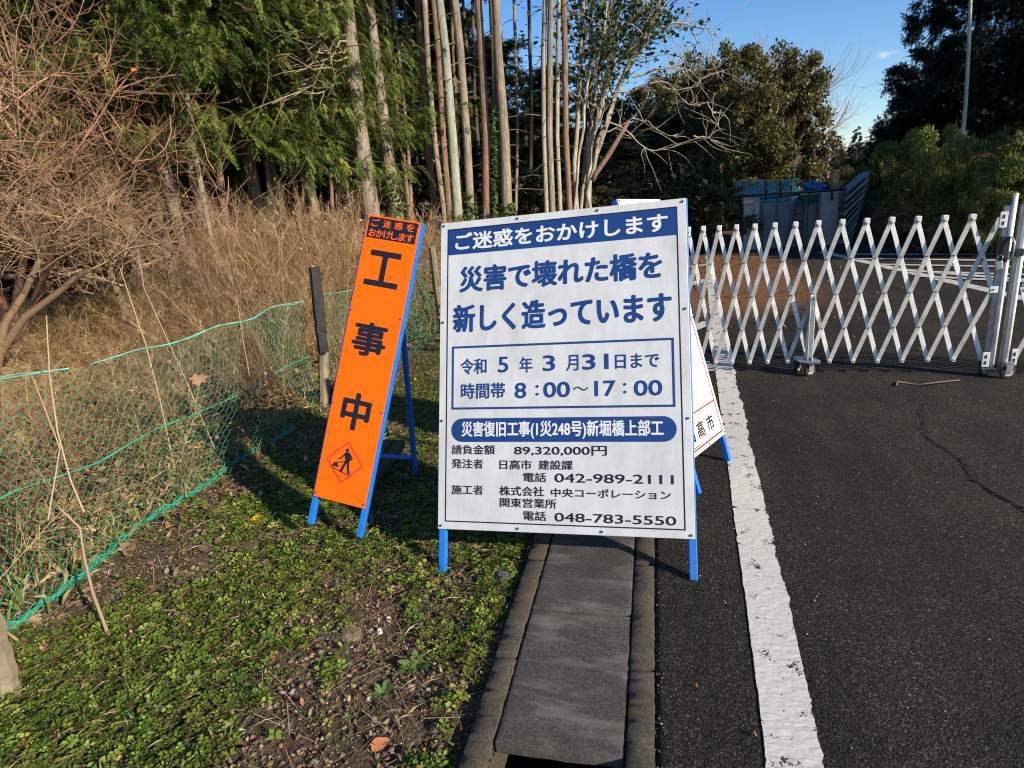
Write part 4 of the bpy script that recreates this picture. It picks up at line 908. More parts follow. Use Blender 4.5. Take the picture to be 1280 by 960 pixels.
def spray_proto(seed,n=9,w_=.05,droop=.35):
    r=np.random.default_rng(seed);V=[];T=[]
    for k in range(n):
        t=.1+.9*k/n;c=np.array([t,0,-droop*t*t])
        for sgn in (-1,1):
            L_=(.42-.25*t)*r.uniform(.7,1.25);a=sgn*r.uniform(.5,.9);d=np.array([math.cos(a),math.sin(a),-r.uniform(.1,.6)]);e=c+d*L_
            s=np.array([-d[1],d[0],0])*w_*r.uniform(.8,1.4);b=len(V);m_=c+d*L_*.45
            V+=[tuple(c),tuple(m_+s+np.array([0,0,.02])),tuple(e),tuple(m_-s)];T+=[(b,b+1,b+2),(b,b+2,b+3)]
    return proto(V,T)
SP=[spray_proto(k,8,.038,.5) for k in range(5)];SPF=[spray_proto(20+k,5,.06,.3) for k in range(4)]
def crown_mesh(name,z0,z1,Rbot,Rtop,nb,ns,ssize,cols,p,m,lean=0,updroop=-.25,protos=SP,wood=True,seed=0,dens=.35,azbias=None,woodcol=(.2,.14,.1)):
    r=np.random.default_rng(seed);P=[];A=[];TI=[];S=[];L=[]
    for k in range(nb):
        f=r.random();z=z0+(z1-z0)*f;az=r.uniform(0,6.28);R=(Rbot+(Rtop-Rbot)*f)*r.uniform(.55,1.1)
        d=np.array([math.cos(az),math.sin(az),r.uniform(-.1,.25)]);n=7;pt=[np.array([0,0,z])];dd=d.copy()
        for j in range(n-1):
            dd=dd+np.array([r.normal(0,.08),r.normal(0,.08),updroop/ n+.0]);dd/=np.linalg.norm(dd);pt.append(pt[-1]+dd*R/(n-1))
        pt=np.array(pt);L.append((pt,np.linspace(.018,.004,n)*max(.5,R/2.5)))
        for s in range(ns):
            t=dens+(1-dens)*r.random()**.8;q=t*(n-1);i=min(n-2,int(q));c=pt[i]+(pt[i+1]-pt[i])*(q-i)
            off=r.normal(0,.16*R/2.2,3);off[2]=off[2]*.5-abs(r.normal(0,.08));P.append(c+off);A.append(az+r.normal(0,.9));TI.append(r.normal(.25,.4));S.append(ssize*r.uniform(.6,1.3))
    n=len(P);col=np.array(cols)[r.choice(len(cols),n,p=p)]*(1+r.normal(0,.22,(n,1)));col=np.clip(col,.003,1)
    V,T,C=scat(protos,np.array(P),rotmats(np.array(A),np.array(TI),np.array(A)+1.57),np.array(S),col)
    if wood:
        V2,T2=tubes_np(L,3);C=np.concatenate([C,np.tile(woodcol,(len(V2),1))]);T=np.concatenate([T,T2+len(V)]);V=np.concatenate([V,V2])
    me=trimesh(name,V,T,m,None,C,base=(0,0,0));d=me.data;bpy.data.objects.remove(me);return d
def addmesh(name,me,parent,loc=(0,0,0),rz=0,s=(1,1,1)):
    o=bpy.data.objects.new(name,me);COL.objects.link(o);o.parent=parent;o.location=loc;o.rotation_euler=(0,0,rz);o.scale=s;BASE[o.name]=np.zeros(3);return o
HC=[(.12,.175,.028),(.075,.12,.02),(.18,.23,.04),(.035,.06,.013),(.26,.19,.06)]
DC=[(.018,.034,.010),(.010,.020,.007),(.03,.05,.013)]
hin=[crown_mesh('crown',2.3,9,2.6,1.3,125,80,.21,HC,[.34,.26,.2,.13,.07],M_leaf,seed=1),crown_mesh('crown',2.6,9,2.9,1.2,120,80,.21,HC,[.3,.3,.17,.18,.05],M_leaf,seed=2)]
hicrown=crown_mesh('crown',7.2,13,2.0,.8,50,16,.6,HC,[.3,.3,.2,.15,.05],M_leaf,seed=3,protos=SPF)
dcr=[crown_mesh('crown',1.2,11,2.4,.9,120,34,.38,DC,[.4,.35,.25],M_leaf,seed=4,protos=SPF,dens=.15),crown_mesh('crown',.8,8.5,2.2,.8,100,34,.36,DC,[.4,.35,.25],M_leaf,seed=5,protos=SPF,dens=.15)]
def trunkpts(pb,pt,H_,n=9,wob=.03):
    pb=np.array(pb,float);pt=np.array(pt,float);d=(pt-pb)/(pt[2]-pb[2]);zg=float(terr(pb[0],pb[1]))-.1
    zs=np.linspace(zg,H_,n);return np.array([pb+d*(z-pb[2])+np.array([math.sin(z*1.3+pb[0]*3)*wob,math.cos(z*1.1+pb[1])*wob,0]) for z in zs])
def pxr(wpx,px,d): # radius in metres of something wpx wide at horizontal distance d
    v=ray(px,150);return wpx/2*(d/math.hypot(v[0],v[1]))/1.0
def ivy_mesh(pts,r0,h,n,seed):
    r=np.random.default_rng(seed);zz=pts[:,2];P=[];z=pts[0,2]+h*r.random(n)**.8
    c=np.stack([np.interp(z,zz,pts[:,0]),np.interp(z,zz,pts[:,1]),z],1);a=r.uniform(0,6.28,n);rr=r0*(.95+r.random(n)*.9*(1-.5*(z-z.min())/h));c[:,0]+=rr*np.cos(a);c[:,1]+=rr*np.sin(a);return c,a
IV=[proto([(0,0,0),(.5,.45,.1),(1,0,0),(.5,-.45,.1)],[(0,1,2),(0,2,3)])]
def tall_tree(k,pxb,pxt,d,w0,w1,m,label,crown=True,ivy=0,yb=250,Hh=10.5,group='tall slim trunks at the forest edge'):
    pb=atd(pxb,yb,d);pt=atd(pxt,0,d);pts=trunkpts(pb,pt,Hh);base=pts[0].copy();base[2]+=.1
    t=thing('forest_tree',label,'tree',base,group)
    r0=pxr(w0,pxb,d);r1=pxr(w1,pxt,d);zt=pt[2];rad=np.interp(pts[:,2],[base[2],pb[2],zt,Hh],[r0*1.12,r0,r1,r1*.6])*(1+RNG.normal(0,.02,len(pts)))
    MB().tube(pts,rad,12).build('trunk',m,t,smooth=True)
    # short dead branch stubs
    L=[]
    for j in range(7):
        z=RNG.uniform(pb[2],zt+1);c=np.array([np.interp(z,pts[:,2],pts[:,0]),np.interp(z,pts[:,2],pts[:,1]),z]);a=RNG.uniform(0,6.28);L.append((curve_pts(c,(math.cos(a),math.sin(a),.3),RNG.uniform(.15,.9),4,np.array([0,0,-.4]),.3),np.array([.012,.008,.006,.003])))
    for l_ in L:
        V,T=tubes_np([l_],3);trimesh('dead_branch',V,T,M_wood,t,np.tile((.26,.2,.15),(len(V),1)))
    if crown: 
        top=pts[-1]-base;addmesh('crown',hicrown,t,(top[0]*.85,top[1]*.85,0),k*1.3)
    if ivy:
        c,a=ivy_mesh(pts,r0*1.1,ivy,int(420*ivy),k);n=len(c);V,T,C=scat(IV,c,rotmats(a,RNG.normal(1.1,.4,n),a+1.57),RNG.uniform(.04,.085,n),pick([(.05,.10,.02),(.09,.15,.03),(.16,.2,.04),(.14,.08,.04)],n,[.4,.35,.15,.1]))
        trimesh('ivy',V,T,M_leaf,t,C)
    return t
TT=[(463,432,9.2,21,15,M_bark,'thickest grey-brown trunk of the forest edge, just above the orange sign',1.2),
(494,460,9.8,18,10,M_bark,'thick grey trunk wrapped in ivy, right of the thickest trunk',2.2),
(509,480,13,6,5,M_barkr,'thin reddish trunk just right of the ivy-wrapped trunk',0),
(515,492,14,5,4,M_bark,'very thin leaning trunk, second right of the ivy-wrapped trunk',0),
(542,521,11.5,9,8,M_barkr,'reddish slim trunk, left one of a close pair behind the white board\'s left corner',1.0),
(552,529,12.5,7,7,M_bark,'slim trunk, right one of the close pair left of the lichen trunk',0),
(561,541,11.2,8,7,M_barkr,'slim straight brown trunk next to the pale greenish lichen trunk',.6),
(572,549,10.8,13,10,M_barkg,'pale greenish lichen-covered trunk above the board\'s left part',1.5),
(588,569,11.0,11,10,M_bark,'grey trunk with ivy at its foot, directly right of the lichen trunk',1.8),
(577,563,15,4,4,M_barkr,'very thin dark trunk showing between the lichen trunk and the grey one',0),
(608,599,11.2,11,9,M_barkr,'reddish brown trunk standing alone in the middle of the row',1.3),
(619,615,12.4,7,7,M_barkd,'dark ivy-hung slim trunk touching the mossy brown one',3.2),
(632,622,11.0,14,9,M_bark,'mossy grey-brown trunk right of the ivy-hung dark trunk',1.6),
(646,644,14.0,4,4,M_bark,'thin pole-like trunk alone before the dark gap',0),
(681,681,12.0,6,6,M_barkp,'slim pale trunk, leftmost of the tight group right of the dark gap',0),
(689,688,11.6,8,7,M_bark,'grey trunk, second from left in the tight group of five',.4),
(699,697,12.6,6,5,M_barkp,'pale thin trunk, third from left in the tight group of five',.8),
(712,703,11.8,8,7,M_barkr,'red-footed trunk, fourth from left in the tight group of five',.5),
(739,737,13.5,5,5,M_barkd,'dark thin trunk in front of the pale many-stemmed tree',0),
(526,506,16,5,4,M_barkd,'thin dark trunk deep in the shade left of the reddish pair',0),
(600,590,17,5,4,M_barkd,'thin dark trunk deep in the shade behind the grey ivy-footed one',0),
(664,662,18,5,4,M_barkd,'thin dark trunk in the shade of the wide dark gap',0)]
for k,(pb,pt,d,w0,w1,m,lb,iv) in enumerate(TT): tall_tree(k,pb,pt,d,w0,w1,m,lb,True,iv)
# trunks under the leafy cypresses at the left
LT=[(268,240,8.9,7,6,1.0,'leaning slim trunk beneath the cypress crown, leftmost of those trunks',0),(290,270,9.3,8,6,0,'slim bent trunk beneath the cypress crown, second from left',1),
(345,330,10,5,4,0,'thin trunk among tall dry weeds, third from left below the crown',1),(380,357,10.5,6,5,.5,'thin trunk below the crown, left neighbour of a thinner one',0),(394,378,11,4,4,0,'thinnest trunk below the crown, right neighbour of a thicker one',1),(419,410,11.5,5,4,0,'thin trunk below the crown nearest the thick grey-brown trunk',0)]
for k,(pb,pt,d,w0,w1,iv,lb,cr) in enumerate(LT): tall_tree(40+k,pb,pb-(pb-pt)*2.0,d,w0,w1,[M_bark,M_barkr][k%2],lb,False,iv,yb=300,Hh=6,group='thin trunks below the cypress crowns')
# shaded undergrowth band at the back of the wood
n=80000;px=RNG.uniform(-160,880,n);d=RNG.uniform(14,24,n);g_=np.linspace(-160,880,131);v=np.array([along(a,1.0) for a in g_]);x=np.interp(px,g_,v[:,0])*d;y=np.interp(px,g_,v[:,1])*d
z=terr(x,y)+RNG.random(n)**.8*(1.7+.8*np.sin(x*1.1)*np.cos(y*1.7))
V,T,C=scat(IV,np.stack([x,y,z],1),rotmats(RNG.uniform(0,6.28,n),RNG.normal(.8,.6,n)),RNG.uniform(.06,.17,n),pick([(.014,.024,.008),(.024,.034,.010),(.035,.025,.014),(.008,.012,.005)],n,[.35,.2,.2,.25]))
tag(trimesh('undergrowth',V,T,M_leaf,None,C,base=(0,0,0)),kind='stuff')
# leafy cypresses
for k,(px,d,j,rz,lb) in enumerate(((205,10.6,0,.3,'leafy green cypress farthest left, half behind the bare tree'),(262,9.9,1,2.0,'leafy green cypress with low drooping sprays left of centre crown'),(165,10.2,0,3.4,'leafy green cypress right behind the top of the bare tree'),(228,9.6,1,1.1,'nearest green cypress with the lowest drooping boughs'),(352,11.2,1,2.6,'green cypress between the sunlit middle one and the thick trunk'),(330,10.2,0,4.0,'sunlit green cypress in the middle of the crowns left of the thick trunk'),(395,11.8,1,5.2,'green cypress whose branches touch the thick grey-brown trunk'),(130,13,1,1.2,'cypress standing back in shade behind the bare tree'))):
    x,y=along(px,d);z=float(terr(x,y));t=thing('cypress_tree',lb,'tree',(x,y,z),'leafy cypresses on the left')
    MB().tube(trunkpts((x,y,z+1),(x-.1,y,z+5),9),[.09]*3+[.07]*3+[.05]*3,10).build('trunk',M_bark,t,smooth=True)
    o_=addmesh('crown',hin[j],t,(0,0,[-.1,-.2,.1,.3,.0,-.15,-.1,-.2][k]),rz,(1,1,1))
# pale bare side branches sticking out of the thick trunk
tk=thing('bare_branches','fan of long pale bare branches crossing the cypress foliage beside the thick trunk','branches',atd(436,60,9.2))
L=[]
for (x0,y0,x1,y1) in ((432,25,385,15),(430,30,360,45),(434,42,395,38),(436,52,370,90),(436,60,350,75),(438,70,340,130),(439,84,380,82),(438,85,360,140),(440,95,400,130),(432,14,395,2),(436,62,385,62)):
    a=atd(x0,y0,9.2);b=atd(x1,y1,8.7+RNG.uniform(-.4,.4));q=np.array([a+(b-a)*t+np.array([0,0,.18*math.sin(t*3.1)*RNG.uniform(-.6,1)])*(1 if 0<t<1 else 0) for t in np.linspace(0,1,7)]);L.append((q,np.linspace(.016,.005,7)))
    for j in range(5):
        c=q[RNG.integers(2,6)];L.append((curve_pts(c,(b-a)+RNG.normal(0,.35,3),RNG.uniform(.25,.7),4,RNG.normal(0,.5,3),.3),np.array([.007,.005,.004,.002])))
V,T=tubes_np(L,4);trimesh('branch',V,T,M_wood,tk,np.tile((.30,.23,.15),(len(V),1)))
# deep dark wood behind (individual trees, sharing crowns)
def dark_tree(px,d,ytop,j,lb='dark evergreen standing deep in the wood behind the trunks',grp='dark evergreens deep in the wood',cols=None,wid=1.0):
    x,y=along(px,d);z=float(terr(x,y));top=atd(px,ytop,d)[2];Hn=(11.6,9.0)[j];s=(top-z)/Hn
    t=thing('evergreen_tree',lb,'tree',(x,y,z-.1),grp)
    MB().tube([(x,y,z-.1),(x,y,z+top*.5),(x+.1,y,top-.4)],[.15,.1,.03],8).build('trunk',M_barkd,t)
    addmesh('crown',dcr[j],t,(0,0,0),RNG.uniform(0,6.28),(max(s,.8)*wid,max(s,.8)*wid,s));return t
k=0
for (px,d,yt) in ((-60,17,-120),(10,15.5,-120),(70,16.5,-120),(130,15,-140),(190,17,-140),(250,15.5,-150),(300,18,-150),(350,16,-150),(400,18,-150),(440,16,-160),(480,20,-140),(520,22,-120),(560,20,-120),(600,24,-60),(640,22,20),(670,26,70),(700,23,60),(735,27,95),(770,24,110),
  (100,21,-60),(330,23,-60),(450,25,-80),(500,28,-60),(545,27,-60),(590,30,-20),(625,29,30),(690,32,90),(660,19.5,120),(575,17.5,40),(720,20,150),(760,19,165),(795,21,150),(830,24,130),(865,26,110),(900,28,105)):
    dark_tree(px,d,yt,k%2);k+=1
# ---------------- big bare shrub-tree on the left
def rec(P0,d,L_,r,depth,out,cfg,rg):
    n=5;q=[np.array(P0,float)];dd=np.array(d,float);dd/=np.linalg.norm(dd);st=L_/(n-1);bend=rg.normal(0,cfg['bend'],3)
    for k in range(n-1):
        dd=dd+bend/(n-1)+rg.normal(0,cfg['jit'],3);dd[2]+=cfg['grav'][depth]/(n-1);dd/=np.linalg.norm(dd);q.append(q[-1]+dd*st)
    q=np.array(q);out.append((q,np.linspace(r,r*.55,n)))
    if depth+1>=cfg['depth']: return
    nc=cfg['nc'][depth]
    for c in range(nc):
        t=rg.uniform(.25,1.0);i=min(n-2,int(t*(n-1)));p=q[i]+(q[i+1]-q[i])*(t*(n-1)-i);ax=rg.normal(0,1,3);ax-=dd*(ax@dd);ax/=np.linalg.norm(ax)
        a=rg.uniform(*cfg['ang']);nd=dd*math.cos(a)+ax*math.sin(a);rec(p,nd,L_*rg.uniform(*cfg['lf']),max(r*.5*rg.uniform(.7,1.1),cfg['rmin']),depth+1,out,cfg,rg)
def bare(name,label,cat,base,dirs,L_,r,cfg,seed,col,group=None,k=3,top='branches',tr=None,m=M_wood,zmin=None):
    rg=np.random.default_rng(seed);t=thing(name,label,cat,base,group);out=[];trk=[]
    for d in dirs:
        o2=[];rec(base,d,L_*rg.uniform(.8,1.15),r,0,o2,cfg,rg);trk.append(o2[0]);out+=o2[1:]
    if zmin is not None: out=[q for q in out if q[0][:,2].min()>zmin+rg.normal(0,.15)]
    V,T=tubes_np(trk,8);trimesh('trunk',V,T,m,t,np.tile(col,(len(V),1))*.6,smooth=True)
    V,T=tubes_np(out,k);rc=np.repeat([np.array(col)*rg.uniform(.65,1.3)*np.array([1,rg.uniform(.9,1.05),rg.uniform(.85,1.05)]) for _ in out],[5*k]*len(out),axis=0)
    trimesh(top,V,T,m,t,rc);return t
cfgB=dict(depth=5,nc=[10,7,5,3],ang=(.35,1.1),lf=(.5,.85),bend=.7,jit=.14,grav=[.1,.1,.1,.15,.2],rmin=.0024)
def gb(px,d): x,y=along(px,d);return (x,y,float(terr(x,y))-.05)
def todir(px,py,d,b): return atd(px,py,d)-np.array(b)
b1=gb(143,8.6);b2=gb(-70,7.8);b3=gb(-170,7.2);b4=gb(60,10.5)
bare('bare_tree','sprawling bare bush-like tree with a crooked trunk left of the dry weeds','tree',b1,[todir(95,265,8.2,b1),todir(50,190,8.0,b1)],1.15,.06,cfgB,11,(.36,.25,.15),zmin=1.0)
bare('bare_tree','bare tangled tree with pinkish twigs filling the upper left corner','tree',b2,[todir(-20,40,7.4,b2),todir(30,130,7.6,b2),todir(60,220,7.8,b2)],1.6,.045,cfgB,12,(.37,.245,.145),zmin=1.5)
bare('bare_tree','bare tree at the left border whose long pale branches arch into the picture','tree',b3,[todir(-40,0,6.8,b3),todir(0,130,7.0,b3)],2.0,.045,cfgB,13,(.40,.27,.17),zmin=1.4)
bare('bare_tree','bare twiggy tree standing behind the crooked trunk at the left','tree',b4,[todir(30,60,10.2,b4),todir(-20,60,10,b4)],1.7,.05,cfgB,14,(.32,.2,.13),zmin=1.2)
b5=gb(-30,9.2)
bare('bare_tree','tall airy bare tree whose brown twigs reach the top edge at the far left','tree',b5,[todir(20,60,9.0,b5),todir(70,20,9.2,b5),todir(-40,20,9,b5)],2.5,.05,cfgB,15,(.36,.21,.13),zmin=1.9)
# leaf scraps still hanging (one bright orange)
bigleaf('single bright orange leaf hanging high in the left cypress twigs',167,87,.05,(.9,.16,.02),.4,1.2,'hanging_leaf','leaf').location=tuple(atd(167,87,7.0))
# ---------------- pale many-stemmed tree right of the tight trunk group
D0=13.2
def crp(x,y): return 700+x*.271,y*.271
stems=[([(120,860),(150,640),(200,420),(250,200),(290,-60)],9,5),([(122,850),(240,490),(310,310),(380,200),(440,100),(500,-40)],7,4.5),([(70,880),(78,640),(88,400),(100,200),(105,-60)],7,4),([(95,900),(140,560),(180,330),(225,150),(262,-60)],6,3.5),([(120,870),(170,520),(240,330),(330,220),(400,120),(470,-40)],5,3),([(60,900),(110,560),(130,350),(185,200),(230,-40)],4,3),([(130,860),(185,620),(240,500)],6,4)]
mt=thing('multi_stem_tree','pale many-stemmed leaning tree spreading fanwise above the board, sky behind it','tree',gb(728,D0))
for k,(P,w0,w1) in enumerate(stems):
    dd=D0+[.0,.3,-.3,.5,.1,-.5,-.2][k];q=[atd(*crp(*a),dd) for a in P];q=[np.array([q[0][0],q[0][1],float(terr(q[0][0],q[0][1]))-.1])]+q
    q=np.array(q);ts=np.linspace(0,1,len(q));tt=np.linspace(0,1,14);q=np.stack([np.interp(tt,ts,q[:,i]) for i in range(3)],1)+np.concatenate([[[0,0,0]],RNG.normal(0,.02,(12,3)),[[0,0,0]]])
    MB().tube(q,np.linspace(pxr(w0,730,dd),pxr(w1,760,dd),14),8).build('stem',M_barkp,mt,smooth=True)
L=[]
for P,w in (([(250,420),(310,430),(400,385),(490,372),(540,430),(600,490),(680,470)],3),([(330,360),(400,330),(500,310),(560,290),(580,265)],3),([(430,110),(560,100),(600,120),(690,130),(720,170)],3),([(600,120),(640,200),(710,300)],1.6),([(230,560),(300,600),(370,670),(430,700),(500,680),(570,660)],2.2),([(200,610),(260,590),(330,640)],2),([(500,310),(600,325),(650,322)],1.6),([(560,430),(620,400),(650,370)],1.3),([(330,545),(400,560),(470,610),(540,640)],1.5),([(680,470),(720,560),(740,600)],1.5),([(620,630),(700,640)],2.4)):
    q=np.array([atd(*crp(*a),D0-.3+.25*i/len(P)) for i,a in enumerate(P)]);ts=np.linspace(0,1,len(q));tt=np.linspace(0,1,12);q=np.stack([np.interp(tt,ts,q[:,i]) for i in range(3)],1)+RNG.normal(0,.012,(12,3))
    L.append((q,np.linspace(pxr(w,780,D0),pxr(w*.4,780,D0),12)))
    for j in range(9):
        c=q[RNG.integers(3,12)];L.append((curve_pts(c,RNG.normal(0,1,3)+np.array([.4,0,.3]),RNG.uniform(.3,1.1),5,RNG.normal(0,.6,3),.4),np.array([.008,.006,.005,.004,.002])))
V,T=tubes_np(L,4);trimesh('arching_branch',V,T,M_wood,mt,np.tile((.37,.32,.24),(len(V),1)))
L=[];LP=[]
for k in range(230):
    P,w0,w1=stems[RNG.integers(0,6)];i=RNG.integers(1,len(P)-1);t=RNG.random();a=np.array(P[i])*(1-t)+np.array(P[i+1])*t;c=atd(*crp(*a),D0+RNG.uniform(-.5,.5));q=curve_pts(c,(RNG.normal(.25,.5),RNG.normal(0,.5),RNG.uniform(.2,1.3)),RNG.uniform(.5,1.6),5,RNG.normal(0,.4,3),.2);L.append((q,np.array([.012,.009,.007,.005,.003])))
    for j in range(13): LP.append(q[RNG.integers(2,5)]+RNG.normal(0,.13,3))
V,T=tubes_np(L,3);trimesh('twigs',V,T,M_wood,mt,np.tile((.34,.28,.2),(len(V),1)))
LP=np.array(LP);n=len(LP);V,T,C=scat(IV,LP,rotmats(RNG.uniform(0,6.28,n),RNG.normal(.6,.6,n)),RNG.uniform(.06,.13,n),pick([(.03,.06,.02),(.05,.09,.03)],n));trimesh('leaves',V,T,M_leaf,mt,C)
q=np.array([atd(*crp(*a),D0-.6) for a in ((150,835),(165,800),(230,705),(280,620),(318,558))])
bl_=thing('broken_limb','broken reddish limb slanting up right from the base of the pale tree','branch',q[0]);MB().tube(q,[.05,.05,.05,.045,.035],8).build('limb',M_barkr,bl_,smooth=True)
# ---------------- broadleaf crowns, shared meshes
def blob_crown(name,seed,nl,R,H_,nclump,cols,p,leaf,cl_r=.55,narrow=1.0,droop=.2,cone=False,spread=.8,protos=None,shell=.55):
    r=np.random.default_rng(seed);cs=[]
    while len(cs)<nclump:
        q=r.uniform(-1,1,3)
        if cone:
            h=(q[2]+1)/2;lim=(1-h)**.75*(1+.16*math.sin(h*34));rr=math.hypot(q[0],q[1])
            if rr>lim or rr<lim*.45: continue
            cs.append([q[0]*R,q[1]*R,h*H_,.5+.7*(1-h)])
        else:
            rr=np.linalg.norm(q)
            if rr>1 or rr<shell or q[2]<-.85: continue
            cs.append([q[0]*R,q[1]*R,(q[2]+1)/2*H_,r.uniform(.6,1.2)])
    cs=np.array(cs);k=r.integers(0,len(cs),nl);c=cs[k,:3];rad=cl_r*cs[k,3];o=r.normal(0,1,(nl,3));o/=np.linalg.norm(o,axis=1)[:,None];o*=(r.random(nl)**.4*rad)[:,None];o[:,2]*=.65
    P=c+o;tone=np.clip(r.normal(1,.18,len(cs)),.55,1.5)[k];col=np.array(cols)[r.choice(len(cols),nl,p=p)]*tone[:,None]*(1+r.normal(0,.2,(nl,1)));col=np.clip(col,.002,1)
    V,T,C=scat(protos or IV,P,rotmats(r.uniform(0,6.28,nl),r.normal(spread,.5,nl)),leaf*r.uniform(.6,1.3,nl),col)
    ob=trimesh(name,V,T,M_leaf,None,C,base=(0,0,0));d=ob.data;bpy.data.objects.remove(ob);return d
BD=[(.12,.115,.035),(.18,.155,.055),(.04,.046,.015),(.28,.21,.10)]
bc=[blob_crown('crown',31,24000,1,2.4,110,BD,[.4,.25,.27,.08],.05,.2),blob_crown('crown',32,24000,1,2.4,100,BD,[.4,.28,.27,.05],.05,.22)]
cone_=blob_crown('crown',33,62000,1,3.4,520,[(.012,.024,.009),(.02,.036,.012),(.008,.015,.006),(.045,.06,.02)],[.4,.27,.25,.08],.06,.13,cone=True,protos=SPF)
LN=[proto([(0,-.05,0),(0,.05,0),(.5,.09,.12),(.5,-.09,.12),(1,0,-.12)],[(0,3,2),(0,2,1),(3,4,2)])]
bam=blob_crown('foliage',34,20000,1,1.5,70,[(.17,.20,.04),(.27,.29,.07),(.08,.10,.025),(.42,.38,.13)],[.35,.28,.25,.12],.085,.2,protos=LN,shell=.3)
MH={}
def leafy(name,label,px,py_c,py_top,d,wpx,mesh,group=None,m=M_barkd,hbot=None,part='crown',cat='tree'):
    x,y=along(px,d);z=float(terr(x,y));top=atd(px,py_top,d)[2];R=pxr(wpx,px,d)
    zb=z+.3 if hbot is None else atd(px,hbot,d)[2]
    t=thing(name,label,cat,(x,y,z-.1),group)
    addmesh(part,mesh,t,(0,0,zb-z+.1),RNG.uniform(0,6.28),(R,R,(top-zb)/max(v_.co.z for v_ in mesh.vertices) if mesh.name not in MH else (top-zb)/MH[mesh.name]))
    if m: MB().tube([(x,y,z-.1),(x+.05,y,zb+(top-zb)*.4),(x,y,zb+(top-zb)*.75)],[max(.08,R*.05),max(.06,R*.035),.03],9).build('trunk',m,t,smooth=True)
    return t
# centre mass of evergreens (left of the river gap)
leafy('evergreen_tree','dark round evergreen whose ragged right edge meets the blue sky gap',975,0,42,33,120,bc[0],hbot=285)
leafy('evergreen_tree','dark evergreen directly behind the concrete wall, left of the gap',915,0,42,31,135,bc[1],hbot=300)
leafy('evergreen_tree','dark evergreen left part of the centre mass, above the board corner',862,0,62,32,130,bc[0],hbot=300)
leafy('evergreen_tree','dark low evergreen between the pale tree and the centre mass',808,0,95,29,120,bc[1],hbot=300)
leafy('evergreen_tree','dark dense evergreen with olive lower leaves in the centre mass',840,0,120,24,110,bc[1],hbot=300)
leafy('evergreen_bush','low dark bush in shade right above the board corner',900,0,225,15.5,100,bc[0],hbot=318,m=None,part='foliage',cat='bush')
leafy('evergreen_bush','low dark bush in shade behind the board top edge',830,0,225,15.5,110,bc[1],hbot=318,m=None,part='foliage',cat='bush')
leafy('evergreen_bush','low dark bush in shade at the foot of the pale tree',765,0,222,15.5,90,bc[0],hbot=318,m=None,part='foliage',cat='bush')
leafy('evergreen_tree','slim olive-green young tree catching sun in front of the dark centre mass',888,0,120,22.5,55,blob_crown('crown',35,8000,1,2.4,50,[(.10,.12,.03),(.16,.17,.05),(.05,.07,.02)],[.4,.25,.35],.07,.22),hbot=240)
cfgV=dict(depth=5,nc=[8,6,4,3],ang=(.18,.5),lf=(.5,.8),bend=.3,jit=.07,grav=[.2,.35,.4,.4,.5],rmin=.005)
for k,(px,d,ty,lb) in enumerate(((975,37,40,'bare fan-shaped tree with grey twigs on the skyline, right of the centre crowns'),(925,35,36,'bare brown-twigged tree highest in the middle of the centre mass'),(880,35,50,'bare brown-twigged tree left of the highest one of the centre mass'),(838,33,72,'bare tree with drooping pale twigs behind the arching branches'),(895,36,42,'bare brown tree filling the skyline between the two highest centre crowns'))):
    b=gb(px,d);top=atd(px,ty,d)[2]-b[2];dirs=[(RNG.normal(-.08 if px>950 else 0,.12 if px>950 else .28),RNG.normal(0,.2),1) for _ in range(6)]
    bare('bare_tree',lb,'tree',b,dirs,top*.40,.10,cfgV,50+k,(.30,.215,.13),'bare trees in the centre mass',zmin=b[2]+1.8)
# ---------------- right side: tall conifers, bamboo grass, vines
for k,(px,yt,d,w_,lb) in enumerate(((1200,-170,21,230,'huge dark conifer at the right, its stepped left edge against the sky'),(1290,-260,19,260,'dark conifer cut by the right border behind the rusty vines'),(1150,-40,25,150,'dark conifer half hidden behind the huge one, nearer the sky gap'),(1400,-300,16,300,'dark conifer outside the right border'),(1500,-300,14,300,'dark conifer well outside the right border'))):
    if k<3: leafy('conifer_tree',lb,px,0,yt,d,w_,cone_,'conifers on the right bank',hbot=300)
for (x,y,Hh,R,lb) in ((18,7.2,6.3,2.3,'nearer slim one added for its shadow'),(13.5,17.5,13,3.4,'middle one')):  # the nearer one is added out of view to shade the hatched road
    t=thing('conifer_tree','dark conifer of the right bank outside the right border, '+lb,'tree',(x,y,.3),'conifers on the right bank')
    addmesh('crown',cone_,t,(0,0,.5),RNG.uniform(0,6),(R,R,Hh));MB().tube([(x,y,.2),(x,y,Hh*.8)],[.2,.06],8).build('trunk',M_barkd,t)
for k,(px,yt,d,w_,hb,lb) in enumerate(((1120,170,18,90,290,'olive bamboo-grass clump nearest the leaning steel panels'),(1165,150,16.5,110,300,'wide sunlit bamboo-grass clump behind the middle of the gate'),(1215,160,15,120,305,'bright bamboo-grass clump left of the rusty vines'),(1262,190,13.5,110,315,'low bamboo-grass clump directly behind the gate posts'),(1320,150,13,150,315,'bamboo-grass clump cut by the right border'),(1150,215,15.2,90,308,'low bamboo-grass clump at the road end behind the gate'),(1185,175,13.8,80,300,'bamboo-grass clump leaning toward the gate in front of the pale bamboo stem'),(1240,210,12.8,70,318,'small low bamboo-grass clump just left of the gate posts'),(1090,205,19,60,285,'small dark bamboo-grass clump beside the leaning steel panels'))):
    leafy('bamboo_grass',lb,px,0,yt,d,w_,bam,'bamboo-grass clumps on the right bank',m=None,hbot=hb,part='foliage',cat='bush')
cfgR=dict(depth=5,nc=[8,5,4,3],ang=(.2,.8),lf=(.45,.8),bend=.5,jit=.12,grav=[.2,.0,-.2,-.3,-.2],rmin=.0035)
